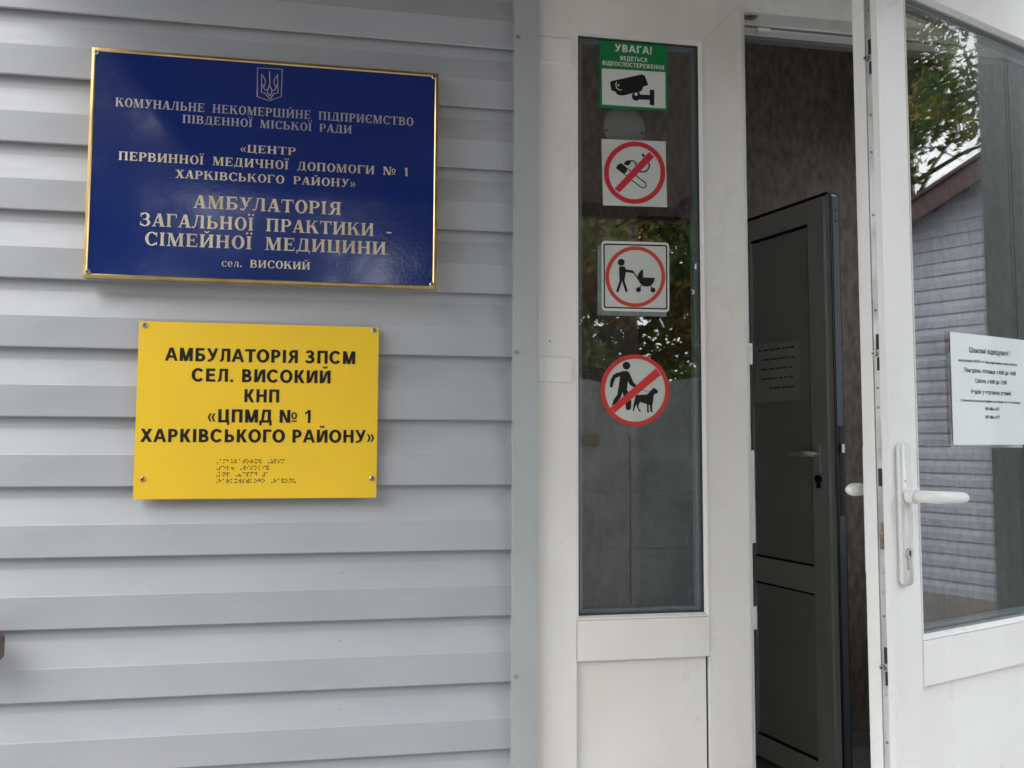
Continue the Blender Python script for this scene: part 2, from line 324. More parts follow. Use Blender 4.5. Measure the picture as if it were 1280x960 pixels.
SHAPES = {'cctv':[('poly','green',[[378.7,1976.1],[508.5,1977.2],[508.1,1849.1],[379.5,1846.6]],0),('poly','white',[[383.6,1919.7],[504.0,1922.3],[503.8,1853.5],[384.1,1852.7]],0),('poly','black',[[398.8,1895.2],[402.3,1897.8],[459.0,1914.5],[464.9,1912.1],[469.6,1899.5],[470.8,1894.9],[462.0,1891.9],[458.8,1884.6],[454.0,1880.8],[439.8,1877.3],[426.8,1872.9],[419.8,1871.6],[412.7,1873.0],[408.1,1878.4],[401.0,1880.2]],0),('poly','black',[[473.8,1886.9],[482.6,1887.2],[482.4,1857.8],[473.6,1858.1]],0),('poly','black',[[445.7,1875.9],[474.2,1876.9],[474.1,1867.7],[445.7,1866.6]],0),('poly','black',[[456.6,1873.2],[456.3,1871.0],[455.4,1868.9],[454.1,1867.1],[452.3,1865.6],[450.2,1864.6],[448.0,1864.2],[445.8,1864.3],[443.8,1865.0],[442.0,1866.2],[440.7,1867.8],[439.8,1869.8],[439.6,1871.9],[439.9,1874.1],[440.7,1876.2],[442.1,1878.1],[443.9,1879.6],[445.9,1880.6],[448.1,1881.0],[450.3,1880.9],[452.4,1880.2],[454.1,1879.0],[455.5,1877.4],[456.3,1875.4]],0),('poly','white',[[450.7,1876.5],[450.5,1875.3],[449.8,1874.3],[448.8,1873.6],[447.6,1873.3],[446.4,1873.4],[445.4,1874.0],[444.8,1874.9],[444.6,1876.1],[444.8,1877.2],[445.5,1878.3],[446.5,1879.0],[447.6,1879.3],[448.8,1879.2],[449.8,1878.6],[450.5,1877.7]],0),('line','white',[[411.4,1896.7],[409.5,1891.4],[410.9,1885.6],[414.7,1882.4],[420.8,1881.7]],1.5),('poly','white',[[416.3,1890.7],[416.1,1889.8],[415.4,1889.0],[414.5,1888.7],[413.5,1888.9],[412.8,1889.5],[412.6,1890.4],[412.8,1891.4],[413.5,1892.1],[414.5,1892.5],[415.4,1892.3],[416.1,1891.6]],0)],'smoke':[('poly','greywhite',[[382.5,1788.6],[503.3,1792.1],[505.3,1670.1],[385.2,1667.5]],0),('poly','black',[[409.1,1736.4],[412.1,1742.8],[419.2,1746.7],[432.0,1736.8],[424.9,1725.8]],0),('poly','black',[[423.4,1745.8],[428.5,1751.4],[433.7,1753.1],[438.4,1750.6],[433.7,1743.4],[428.0,1742.6]],0),('line','black',[[426.1,1725.9],[438.9,1716.1],[456.4,1703.9],[461.6,1703.5],[465.9,1707.4],[464.7,1712.5],[444.8,1726.3],[431.5,1737.0]],1.9),('line','black',[[436.8,1752.4],[442.6,1751.8],[447.8,1747.3],[444.9,1743.6]],2.3),('line','black',[[452.4,1733.7],[459.0,1732.4],[466.1,1734.5],[470.8,1740.1],[472.3,1746.4],[469.3,1752.5]],2.6),('poly','black',[[459.4,1767.7],[463.4,1763.7],[462.9,1760.5],[457.3,1761.5]],0),('ring','red',[[502.1,1733.6],[501.6,1727.1],[500.5,1720.6],[498.6,1714.2],[496.1,1708.1],[492.9,1702.2],[489.1,1696.7],[484.7,1691.7],[479.8,1687.1],[474.5,1683.1],[468.8,1679.7],[462.8,1676.9],[456.6,1674.8],[450.2,1673.4],[443.8,1672.7],[437.4,1672.7],[431.0,1673.4],[424.9,1674.9],[419.0,1677.0],[413.4,1679.8],[408.2,1683.3],[403.5,1687.3],[399.2,1691.8],[395.6,1696.9],[392.5,1702.3],[390.1,1708.1],[388.3,1714.2],[387.3,1720.4],[387.0,1726.8],[387.3,1733.3],[388.4,1739.7],[390.2,1746.0],[392.7,1752.1],[395.8,1757.9],[399.5,1763.4],[403.8,1768.5],[408.6,1773.1],[413.9,1777.2],[419.5,1780.7],[425.5,1783.5],[431.7,1785.7],[438.0,1787.2],[444.5,1788.0],[451.0,1788.1],[457.3,1787.4],[463.6,1786.0],[469.6,1783.9],[475.2,1781.1],[480.5,1777.7],[485.3,1773.7],[489.7,1769.1],[493.4,1764.0],[496.5,1758.5],[499.0,1752.6],[500.7,1746.4],[501.8,1740.1]],8.8),('poly','red',[[406.6,1698.8],[415.4,1692.0],[480.9,1761.6],[471.5,1770.3]],0)],'pramback':[('poly','film',[[374.6,1594.4],[503.2,1589.7],[502.1,1469.6],[374.2,1468.8]],0)],'pram':[('poly','white',[[382.2,1595.4],[382.5,1598.0],[383.4,1600.1],[384.8,1601.6],[386.9,1602.5],[389.5,1602.8],[500.7,1604.5],[503.4,1604.3],[505.5,1603.4],[507.0,1602.0],[507.9,1599.9],[508.2,1597.3],[507.6,1485.0],[507.3,1482.4],[506.4,1480.3],[504.9,1478.9],[502.7,1478.0],[500.0,1477.7],[389.6,1476.9],[386.9,1477.2],[384.9,1478.1],[383.4,1479.5],[382.5,1481.5],[382.2,1484.1]],0),('poly','black',[[385.4,1593.5],[385.6,1595.2],[386.1,1596.4],[387.0,1597.4],[388.3,1597.9],[390.0,1598.2],[500.2,1600.3],[501.9,1600.1],[503.2,1599.6],[504.1,1598.7],[504.7,1597.4],[504.9,1595.8],[504.1,1486.7],[503.9,1485.1],[503.3,1483.8],[502.4,1482.9],[501.1,1482.3],[499.4,1482.2],[390.0,1481.7],[388.4,1481.9],[387.1,1482.4],[386.2,1483.3],[385.6,1484.6],[385.5,1486.2]],0),('poly','greywhite',[[387.9,1592.3],[388.0,1593.4],[388.4,1594.3],[389.1,1595.0],[390.0,1595.4],[391.1,1595.5],[499.0,1597.6],[500.2,1597.5],[501.1,1597.2],[501.7,1596.5],[502.1,1595.7],[502.3,1594.5],[501.5,1488.0],[501.4,1486.8],[501.0,1486.0],[500.3,1485.3],[499.4,1484.9],[498.2,1484.8],[391.2,1484.2],[390.0,1484.4],[389.1,1484.7],[388.5,1485.4],[388.1,1486.2],[388.0,1487.4]],0),('ring','redbrown',[[500.4,1542.1],[500.0,1535.8],[498.8,1529.7],[497.0,1523.6],[494.6,1517.8],[491.5,1512.2],[487.8,1507.0],[483.5,1502.3],[478.8,1498.0],[473.6,1494.2],[468.1,1491.1],[462.3,1488.5],[456.2,1486.6],[450.1,1485.4],[443.8,1484.8],[437.6,1485.0],[431.4,1485.8],[425.5,1487.4],[419.7,1489.5],[414.3,1492.3],[409.3,1495.7],[404.7,1499.7],[400.5,1504.1],[397.0,1509.0],[394.0,1514.3],[391.7,1519.9],[390.0,1525.8],[389.0,1531.8],[388.6,1537.9],[389.0,1544.1],[390.1,1550.2],[391.8,1556.2],[394.2,1562.0],[397.2,1567.5],[400.8,1572.7],[405.0,1577.5],[409.6,1581.8],[414.7,1585.6],[420.2,1588.9],[426.0,1591.5],[432.0,1593.5],[438.2,1594.8],[444.5,1595.4],[450.8,1595.4],[457.0,1594.6],[463.0,1593.1],[468.8,1591.0],[474.3,1588.2],[479.5,1584.8],[484.1,1580.8],[488.3,1576.3],[492.0,1571.4],[495.0,1566.0],[497.4,1560.4],[499.1,1554.4],[500.1,1548.3]],7.0),('poly','black',[[424.8,1565.3],[424.4,1563.3],[423.5,1561.5],[422.1,1560.1],[420.3,1559.1],[418.2,1558.7],[416.2,1558.9],[414.4,1559.8],[413.0,1561.1],[412.1,1562.8],[411.8,1564.8],[412.1,1566.7],[413.1,1568.6],[414.5,1570.0],[416.3,1571.0],[418.3,1571.4],[420.3,1571.2],[422.1,1570.3],[423.6,1569.0],[424.5,1567.2]],0),('poly','black',[[414.1,1556.0],[415.9,1557.9],[424.3,1558.0],[427.5,1551.4],[424.1,1532.5],[414.7,1532.1]],0),('line','black',[[418.1,1534.1],[410.4,1511.2]],4.6),('line','black',[[421.1,1534.2],[428.0,1512.3]],4.6),('line','black',[[423.3,1550.5],[440.5,1548.7]],4.8),('line','black',[[440.5,1548.9],[443.7,1544.1],[452.9,1531.2]],2.2),('poly','black',[[458.7,1554.6],[453.1,1550.1],[448.8,1543.1],[448.1,1537.0],[450.6,1531.8],[458.6,1534.4]],0),('poly','black',[[450.2,1538.9],[480.6,1539.5],[479.1,1532.2],[475.1,1526.4],[466.9,1522.7],[458.0,1523.5],[451.8,1529.6]],0),('poly','black',[[454.5,1516.8],[454.2,1515.3],[453.4,1513.9],[452.1,1512.8],[450.6,1512.2],[449.0,1512.2],[447.5,1512.7],[446.2,1513.6],[445.4,1515.0],[445.2,1516.5],[445.5,1518.0],[446.3,1519.4],[447.5,1520.5],[449.0,1521.1],[450.7,1521.1],[452.2,1520.6],[453.4,1519.7],[454.2,1518.3]],0),('poly','black',[[481.6,1517.1],[481.3,1515.5],[480.5,1514.1],[479.2,1513.1],[477.7,1512.5],[476.1,1512.4],[474.5,1512.9],[473.3,1513.9],[472.5,1515.2],[472.2,1516.7],[472.5,1518.3],[473.3,1519.7],[474.6,1520.8],[476.1,1521.3],[477.8,1521.4],[479.3,1520.9],[480.5,1519.9],[481.3,1518.6]],0),('line','black',[[455.7,1525.2],[450.3,1517.6]],1.6),('line','black',[[471.6,1525.1],[476.4,1518.0]],1.6)],'dog':[('poly','greywhite',[[506.0,1337.1],[505.7,1330.9],[504.7,1324.6],[503.1,1318.5],[500.9,1312.6],[498.2,1306.9],[494.9,1301.5],[491.2,1296.5],[486.9,1291.8],[482.3,1287.6],[477.2,1283.8],[471.9,1280.6],[466.2,1277.9],[460.4,1275.7],[454.4,1274.2],[448.2,1273.2],[442.0,1272.9],[435.9,1273.1],[429.8,1274.0],[423.8,1275.5],[418.0,1277.5],[412.5,1280.1],[407.3,1283.2],[402.4,1286.9],[397.8,1291.0],[393.7,1295.5],[390.1,1300.5],[387.0,1305.7],[384.4,1311.3],[382.4,1317.1],[380.9,1323.1],[380.0,1329.2],[379.7,1335.3],[380.1,1341.5],[381.0,1347.7],[382.5,1353.7],[384.6,1359.6],[387.2,1365.3],[390.4,1370.6],[394.0,1375.7],[398.2,1380.4],[402.8,1384.7],[407.7,1388.5],[413.0,1391.8],[418.6,1394.6],[424.5,1396.8],[430.5,1398.5],[436.6,1399.5],[442.8,1400.0],[449.0,1399.8],[455.2,1399.0],[461.2,1397.6],[467.1,1395.6],[472.7,1393.0],[478.1,1389.9],[483.1,1386.3],[487.7,1382.1],[491.9,1377.5],[495.6,1372.6],[498.7,1367.2],[501.4,1361.6],[503.4,1355.7],[504.9,1349.6],[505.8,1343.4]],0),('poly','black',[[434.2,1379.9],[433.9,1377.9],[433.0,1376.1],[431.7,1374.5],[430.0,1373.4],[428.0,1372.8],[426.0,1372.7],[424.0,1373.3],[422.3,1374.3],[421.0,1375.8],[420.2,1377.7],[419.9,1379.7],[420.2,1381.7],[421.0,1383.5],[422.4,1385.1],[424.1,1386.2],[426.0,1386.8],[428.1,1386.9],[430.0,1386.3],[431.7,1385.3],[433.1,1383.8],[433.9,1381.9]],0),('poly','black',[[415.0,1360.0],[415.0,1367.8],[419.6,1369.9],[428.8,1370.3],[432.5,1366.8],[439.1,1351.5],[445.7,1344.3],[442.0,1340.2],[433.3,1345.4],[429.4,1352.0],[427.5,1334.7],[411.4,1334.5]],0),('poly','black',[[415.5,1368.0],[415.4,1360.7],[407.0,1357.0],[403.5,1349.8],[401.4,1341.4],[398.9,1340.0],[396.2,1342.6],[397.6,1354.2],[402.4,1362.7],[408.1,1366.3]],0),('poly','black',[[411.7,1338.9],[420.6,1336.4],[416.6,1323.5],[408.4,1313.4],[399.4,1307.8],[403.8,1320.0],[409.8,1327.8]],0),('poly','black',[[418.3,1337.9],[428.6,1335.6],[434.3,1325.9],[435.9,1312.6],[434.4,1302.7],[429.6,1299.9],[425.2,1302.6],[424.9,1316.9],[420.6,1327.9]],0),('line','black',[[445.2,1342.7],[451.7,1337.2],[469.7,1333.9]],0.8),('poly','black',[[473.7,1338.7],[478.3,1341.0],[485.3,1335.5],[484.3,1331.7],[478.2,1329.8],[476.4,1326.0],[475.8,1317.5],[474.1,1308.6],[474.1,1300.2],[476.1,1297.1],[470.8,1298.4],[469.5,1310.3],[467.2,1310.3],[467.8,1296.6],[464.6,1297.0],[464.2,1311.8],[451.5,1315.5],[448.5,1308.3],[449.6,1303.9],[454.2,1298.6],[450.0,1298.4],[445.5,1307.2],[444.8,1312.3],[441.6,1304.9],[440.4,1298.5],[438.1,1299.4],[440.0,1312.7],[442.3,1321.6],[444.0,1327.8],[453.9,1328.4],[464.3,1329.0],[469.0,1333.0]],0),('ring','red2',[[506.0,1337.1],[505.7,1330.9],[504.7,1324.6],[503.1,1318.5],[500.9,1312.6],[498.2,1306.9],[494.9,1301.5],[491.2,1296.5],[486.9,1291.8],[482.3,1287.6],[477.2,1283.8],[471.9,1280.6],[466.2,1277.9],[460.4,1275.7],[454.4,1274.2],[448.2,1273.2],[442.0,1272.9],[435.9,1273.1],[429.8,1274.0],[423.8,1275.5],[418.0,1277.5],[412.5,1280.1],[407.3,1283.2],[402.4,1286.9],[397.8,1291.0],[393.7,1295.5],[390.1,1300.5],[387.0,1305.7],[384.4,1311.3],[382.4,1317.1],[380.9,1323.1],[380.0,1329.2],[379.7,1335.3],[380.1,1341.5],[381.0,1347.7],[382.5,1353.7],[384.6,1359.6],[387.2,1365.3],[390.4,1370.6],[394.0,1375.7],[398.2,1380.4],[402.8,1384.7],[407.7,1388.5],[413.0,1391.8],[418.6,1394.6],[424.5,1396.8],[430.5,1398.5],[436.6,1399.5],[442.8,1400.0],[449.0,1399.8],[455.2,1399.0],[461.2,1397.6],[467.1,1395.6],[472.7,1393.0],[478.1,1389.9],[483.1,1386.3],[487.7,1382.1],[491.9,1377.5],[495.6,1372.6],[498.7,1367.2],[501.4,1361.6],[503.4,1355.7],[504.9,1349.6],[505.8,1343.4]],7.6),('poly','red2',[[396.0,1303.8],[405.5,1296.4],[490.4,1364.2],[481.6,1376.1]],0)],'trident':[('line','silver',[[-210.7,1855.9],[-171.3,1856.6],[-171.9,1810.2],[-190.8,1801.7],[-209.9,1807.4],[-210.7,1855.9]],1.1),('line','silver',[[-191.3,1851.4],[-190.6,1825.3]],1.8),('line','silver',[[-203.8,1845.8],[-203.5,1814.9],[-197.3,1813.9],[-191.6,1806.2],[-190.2,1805.5]],1.4),('line','silver',[[-203.8,1845.8],[-197.8,1836.6],[-198.1,1828.5],[-200.8,1823.7],[-197.4,1818.9],[-194.1,1819.7],[-190.7,1828.6]],1.4),('line','silver',[[-202.9,1829.4],[-200.4,1824.3]],1.4),('line','silver',[[-194.1,1819.7],[-193.5,1814.9],[-190.3,1810.1]],1.4),('line','silver',[[-178.5,1847.1],[-177.3,1816.1],[-183.5,1814.1],[-188.7,1805.6],[-190.1,1804.8]],1.4),('line','silver',[[-178.5,1847.1],[-184.0,1837.0],[-183.3,1828.9],[-180.4,1824.5],[-183.6,1819.2],[-186.9,1819.5],[-190.7,1827.8]],1.4),('line','silver',[[-178.6,1830.5],[-180.9,1825.0]],1.4),('line','silver',[[-186.9,1819.5],[-187.3,1814.6],[-190.3,1809.3]],1.4)]}
TEXTS = {'blue': [('КОМУНАЛЬНЕ НЕКОМЕРЦІЙНЕ ПІДПРИЄМСТВО', -427.1, 45.2, 1775.4, 14.1, 'silver', -1.1), ('ПІВДЕННОЇ МІСЬКОЇ РАДИ', -324.8, -56.5, 1755.3, 13.4, 'silver', -0.1), ('«ЦЕНТР', -234.5, -146.1, 1712.9, 12.7, 'gold', -1.5), ('ПЕРВИННОЇ МЕДИЧНОЇ ДОПОМОГИ № 1', -419.2, 38.3, 1688.5, 14.0, 'gold', -2.0), ('ХАРКІВСЬКОГО РАЙОНУ»', -332.9, -48.3, 1664.4, 13.3, 'gold', -0.8), ('АМБУЛАТОРІЯ', -303.4, -70.9, 1616.8, 21.2, 'gold', -0.5), ('ЗАГАЛЬНОЇ ПРАКТИКИ -', -383.4, 12.0, 1584.0, 21.1, 'gold', 2.7), ('СІМЕЙНОЇ МЕДИЦИНИ', -375.2, 3.2, 1553.3, 21.1, 'gold', 1.6), ('сел. ВИСОКИЙ', -257.8, -119.1, 1523.5, 12.4, 'gold', -1.5)], 'yel': [('АМБУЛАТОРІЯ ЗПСМ', -341.9, -44.8, 1370.8, 21.2, 'k', 0.6), ('СЕЛ. ВИСОКИЙ', -301.0, -84.1, 1338.4, 21.1, 'k', 0.5), ('КНП', -220.5, -164.5, 1306.1, 21.1, 'k', 0.6), ('«ЦПМД № 1', -274.8, -112.1, 1273.5, 21.0, 'k', 0.7), ('ХАРКІВСЬКОГО РАЙОНУ»', -374.6, -11.6, 1241.7, 20.9, 'k', -0.1)], 'green': [('УВАГА!', 407.7, 478.6, 1953.5, 14.0, 'w', -0.5), ('ВЕДЕТЬСЯ', 417.7, 469.3, 1938.0, 8.1, 'w', -1.5), ('ВІДЕОСПОСТЕРЕЖЕННЯ', 384.6, 501.8, 1926.4, 8.1, 'w', -1.7)]}
# ------------------------------------------------------------ engraved serif alphabet (outlines per letter, cap height 1)
S_, T_, H_, O_S = .205, .085, .062, .07
def rect(x0, x1, y0, y1): return [(x0, y0), (x1, y0), (x1, y1), (x0, y1)]
def stem(x, y0=0, y1=1, w=S_, top=True, bot=True):
    r = [rect(x, x + w, y0, y1)]
    if bot: r.append([(x - O_S, y0), (x + w + O_S, y0), (x + w + O_S, y0 + H_ * .7), (x + w, y0 + H_ * 1.7), (x, y0 + H_ * 1.7), (x - O_S, y0 + H_ * .7)])
    if top: r.append([(x - O_S, y1), (x - O_S, y1 - H_ * .7), (x, y1 - H_ * 1.7), (x + w, y1 - H_ * 1.7), (x + w + O_S, y1 - H_ * .7), (x + w + O_S, y1)])
    return r
def slab(x, y, w=S_, up=False): return rect(x - O_S, x + w + O_S, y - (H_ if up else 0), y + (0 if up else H_))
def dg(xa, ya, xb, yb, w): return [(xa, ya), (xa + w, ya), (xb + w, yb), (xb, yb)]
def arc(cx, cy, rx, ry, sx, sy, a0, a1, n=14):
    """one stroke between an outer ellipse and an inner one (side weight sx, top weight sy)"""
    o, i = [], []
    for k in range(n + 1):
        a = radians(a0 + (a1 - a0) * k / n)
        o.append((cx + rx * cos(a), cy + ry * sin(a))); i.append((cx + (rx - sx) * cos(a), cy + (ry - sy) * sin(a)))
    return [[o[k], o[k + 1], i[k + 1], i[k]] for k in range(n)]
def bowl(x, y0, y1, w):  # right-hand bowl standing on a stem's right side
    ry = (y1 - y0) / 2; rx = min(w, ry * 1.15)
    return [rect(x, x + w - rx, y1 - T_, y1), rect(x, x + w - rx, y0, y0 + T_)] + arc(x + w - rx, (y0 + y1) / 2, rx, ry, S_, T_, -90, 90)
def breve(cx): return arc(cx, 1.30, .17, .19, .05, .10, 190, 350, 8)
def mirror(g, w): return [[(w - x, y) for x, y in p] for p in g]
def glyph(c):
    if c == 'А': return [dg(.03, 0, .36, 1, .09), dg(.56, 0, .33, 1, .24), rect(.16, .62, .27, .27 + T_), rect(-.03, .24, 0, H_), rect(.48, .90, 0, H_)], .88
    if c == 'Б': return stem(.07) + [rect(.2, .74, 1 - T_, 1), [(.67, 1), (.74, 1), (.74, .74), (.70, .74)]] + bowl(.26, 0, .56, .54), .85
    if c == 'В': return stem(.07) + bowl(.26, .49, 1, .47) + bowl(.26, 0, .54, .54), .86
    if c == 'Г': return stem(.07) + [rect(.2, .72, 1 - T_, 1), [(.64, 1), (.72, 1), (.72, .70), (.68, .70)]], .78
    if c == 'Д': return [dg(.13, .0, .30, 1, .09), rect(.58, .58 + S_, 0, 1), slab(.30, 1, .42, True), rect(0, .90, 0, T_), [(0, T_), (.07, T_), (.03, -.2), (0, -.2)], [(.90, T_), (.83, T_), (.87, -.2), (.90, -.2)]], .96
    if c == 'Е': return stem(.07) + [rect(.2, .72, 1 - T_, 1), rect(.2, .55, .47, .47 + T_), rect(.2, .74, 0, T_), [(.65, 1), (.72, 1), (.72, .74), (.69, .74)], [(.67, 0), (.74, 0), (.76, .28), (.72, .28)], rect(.50, .56, .36, .66)], .82
    if c == 'З': return arc(.32, .745, .33, .28, S_, T_, -85, 150) + arc(.33, .275, .38, .30, S_, T_, -150, 85) + [rect(.20, .36, .47, .47 + T_), rect(.02, .08, .70, .98), rect(.0, .06, .04, .32)], .78
    if c in 'ИЙ':
        g = stem(.07) + stem(.67) + [dg(.22, .10, .60, .80, .12)]
        return (g + breve(.47) if c == 'Й' else g), 1.00
    if c in 'ІЇ':
        g = stem(.08)
        if c == 'Ї': g += arc(.04, 1.22, .085, .085, .084, .084, 0, 360, 10) + arc(.33, 1.22, .085, .085, .084, .084, 0, 360, 10)
        return g, .42
    if c == 'К': return stem(.07) + [dg(.24, .44, .66, 1, .10), dg(.66, 0, .36, .62, .25), rect(.56, .86, 1 - H_, 1), rect(.60, .97, 0, H_)], .96
    if c == 'Л': return [dg(.15, .1, .30, 1, .09), slab(.30, 1, .42, True)] + arc(.08, .13, .13, .14, .12, .12, 180, 360, 8) + stem(.60, top=False), .94
    if c == 'М': return [dg(.08, 0, .10, 1, .085), dg(.42, 0, .10, 1, .22), dg(.44, 0, .82, 1, .08)] + stem(.82) + [rect(-.02, .26, 0, H_), rect(0, .28, 1 - H_, 1)], 1.16
    if c == 'Н': return stem(.07) + stem(.64) + [rect(.2, .7, .47, .47 + T_)], .98
    if c == 'О': return arc(.44, .5, .43, .53, S_ + .015, T_, 0, 360, 30), .90
    if c == 'П': return stem(.07) + stem(.64) + [rect(.2, .7, 1 - T_, 1)], .98
    if c == 'Р': return stem(.07) + bowl(.26, .43, 1, .50), .80
    if c == 'С': return arc(.44, .5, .43, .53, S_, T_, 42, 318, 24) + [rect(.73, .79, .66, 1.0), rect(.73, .79, .02, .28)], .86
    if c == 'Є': return arc(.44, .5, .43, .53, S_, T_, 42, 318, 24) + [rect(.73, .79, .66, 1.0), rect(.73, .79, .02, .28), rect(.15, .58, .46, .46 + T_)], .86
    if c == 'Т': return stem(.32, top=False) + [rect(0, .84, 1 - T_, 1), [(0, 1), (.08, 1), (.04, .72), (0, .72)], [(.76, 1), (.84, 1), (.84, .72), (.80, .72)]], .88
    if c == 'У': return [dg(.34, .34, .08, 1, .24), dg(.28, .10, .66, 1, .10), rect(0, .38, 1 - H_, 1), rect(.56, .88, 1 - H_, 1)] + arc(.22, .12, .16, .14, .11, .11, 170, 360, 8), .86
    if c == 'Х': return [dg(.58, 0, .08, 1, .25), dg(.08, 0, .66, 1, .10), rect(.0, .38, 1 - H_, 1), rect(.54, .86, 1 - H_, 1), rect(-.02, .30, 0, H_), rect(.50, .90, 0, H_)], .90
    if c == 'Ц': return stem(.07) + stem(.62) + [rect(.2, .9, 0, T_), [(.82, T_), (.90, T_), (.90, -.2), (.86, -.2)]], .96
    if c == 'Ч': return stem(.58) + arc(.30, .80, .235, .40, S_, T_, 180, 290, 10) + [rect(-.0, .32, 1 - H_, 1), rect(.065, .27, .78, 1), rect(.36, .62, .40, .40 + T_)], .92
    if c == 'Ь': return stem(.07) + bowl(.26, 0, .56, .52), .84
    if c == 'Я': return mirror(stem(.07) + bowl(.26, .43, 1, .50), .90) + [dg(.10, 0, .34, .48, .20), rect(-.02, .32, 0, H_)], .96
    if c == '№': return [rect(.07, .16, 0, 1), dg(.58, 0, .07, 1, .22), rect(.72, .80, 0, 1), rect(-.02, .28, 0, H_), rect(-.02, .25, 1 - H_, 1), rect(.62, .90, 1 - H_, 1)] + arc(1.12, .55, .20, .26, .09, .06, 0, 360, 18) + [rect(.95, 1.29, .12, .12 + H_)], 1.36
    if c == '1': return stem(.16, top=False) + [[(.16, 1), (.16, .86), (.02, .82), (.02, .88), (.20, 1.02), (.365, 1.02), (.365, .95)]], .52
    if c == '-': return [rect(.04, .40, .26, .38)], .46
    if c == '.': return arc(.12, .10, .11, .11, .109, .109, 0, 360, 12), .28
    if c in '«»':
        g = []
        for k in (0, .27): g += [[(.02 + k, .36), (.22 + k, .66), (.30 + k, .66), (.13 + k, .36)], [(.02 + k, .36), (.13 + k, .36), (.30 + k, .06), (.22 + k, .06)]]
        return (g if c == '«' else mirror(g, .58)), .62
    if c in 'сел':
        k = .70
        if c == 'с': g, a = glyph('С')
        elif c == 'л': g, a = glyph('Л')
        else: g, a = arc(.40, .5, .40, .53, S_, T_ + .02, 0, 318, 24) + [rect(.14, .76, .46, .46 + T_)], .84
        return [[(x * k, y * k) for x, y in p] for p in g], a * k
    return [], .50
def serif_line(bm, text, x0, x1, z, cap, y, mi=0):
    g_, x = [], 0
    for c in text:
        polys, a = glyph(c)
        if c == ' ': a = .72
        g_.append((x, polys)); x += a + .085
    x -= .085
    k = (x1 - x0) / x; n = 0
    for gx, polys in g_:
        for p in polys:
            n += 1
            v = [bm.verts.new((x0 + (gx + q[0]) * k, y - .00002 * (n % 14), z + q[1] * cap)) for q in p]
            f = bm.faces.new(v); f.material_index = mi
def sans_line(bm, text, x0, x1, z, cap, y, mi=0, bold=.03, fit=True):
    cu = bpy.data.curves.new('line', 'FONT'); cu.body = text; cu.size = 1; cu.offset = bold; cu.resolution_u = 3; cu.space_character = 1.04
    o = bpy.data.objects.new('line', cu); COL.objects.link(o)
    me = bpy.data.meshes.new_from_object(o)
    co = np.empty(len(me.vertices) * 3); me.vertices.foreach_get('co', co); co = co.reshape(-1, 3)
    a, b = co[:, 0].min(), co[:, 0].max()
    H = .729 + bold * 2
    k = (x1 - x0) / (b - a) if fit else cap / H
    xs = x0 if fit else (x0 + x1) / 2 - (b - a) * k / 2
    vs = [bm.verts.new((xs + (c[0] - a) * k, y, z + (c[1] + bold) * cap / H)) for c in co]
    for p in me.polygons:
        try: bm.faces.new([vs[i] for i in p.vertices]).material_index = mi
        except ValueError: pass
    COL.objects.unlink(o); bpy.data.objects.remove(o); bpy.data.curves.remove(cu); bpy.data.meshes.remove(me)
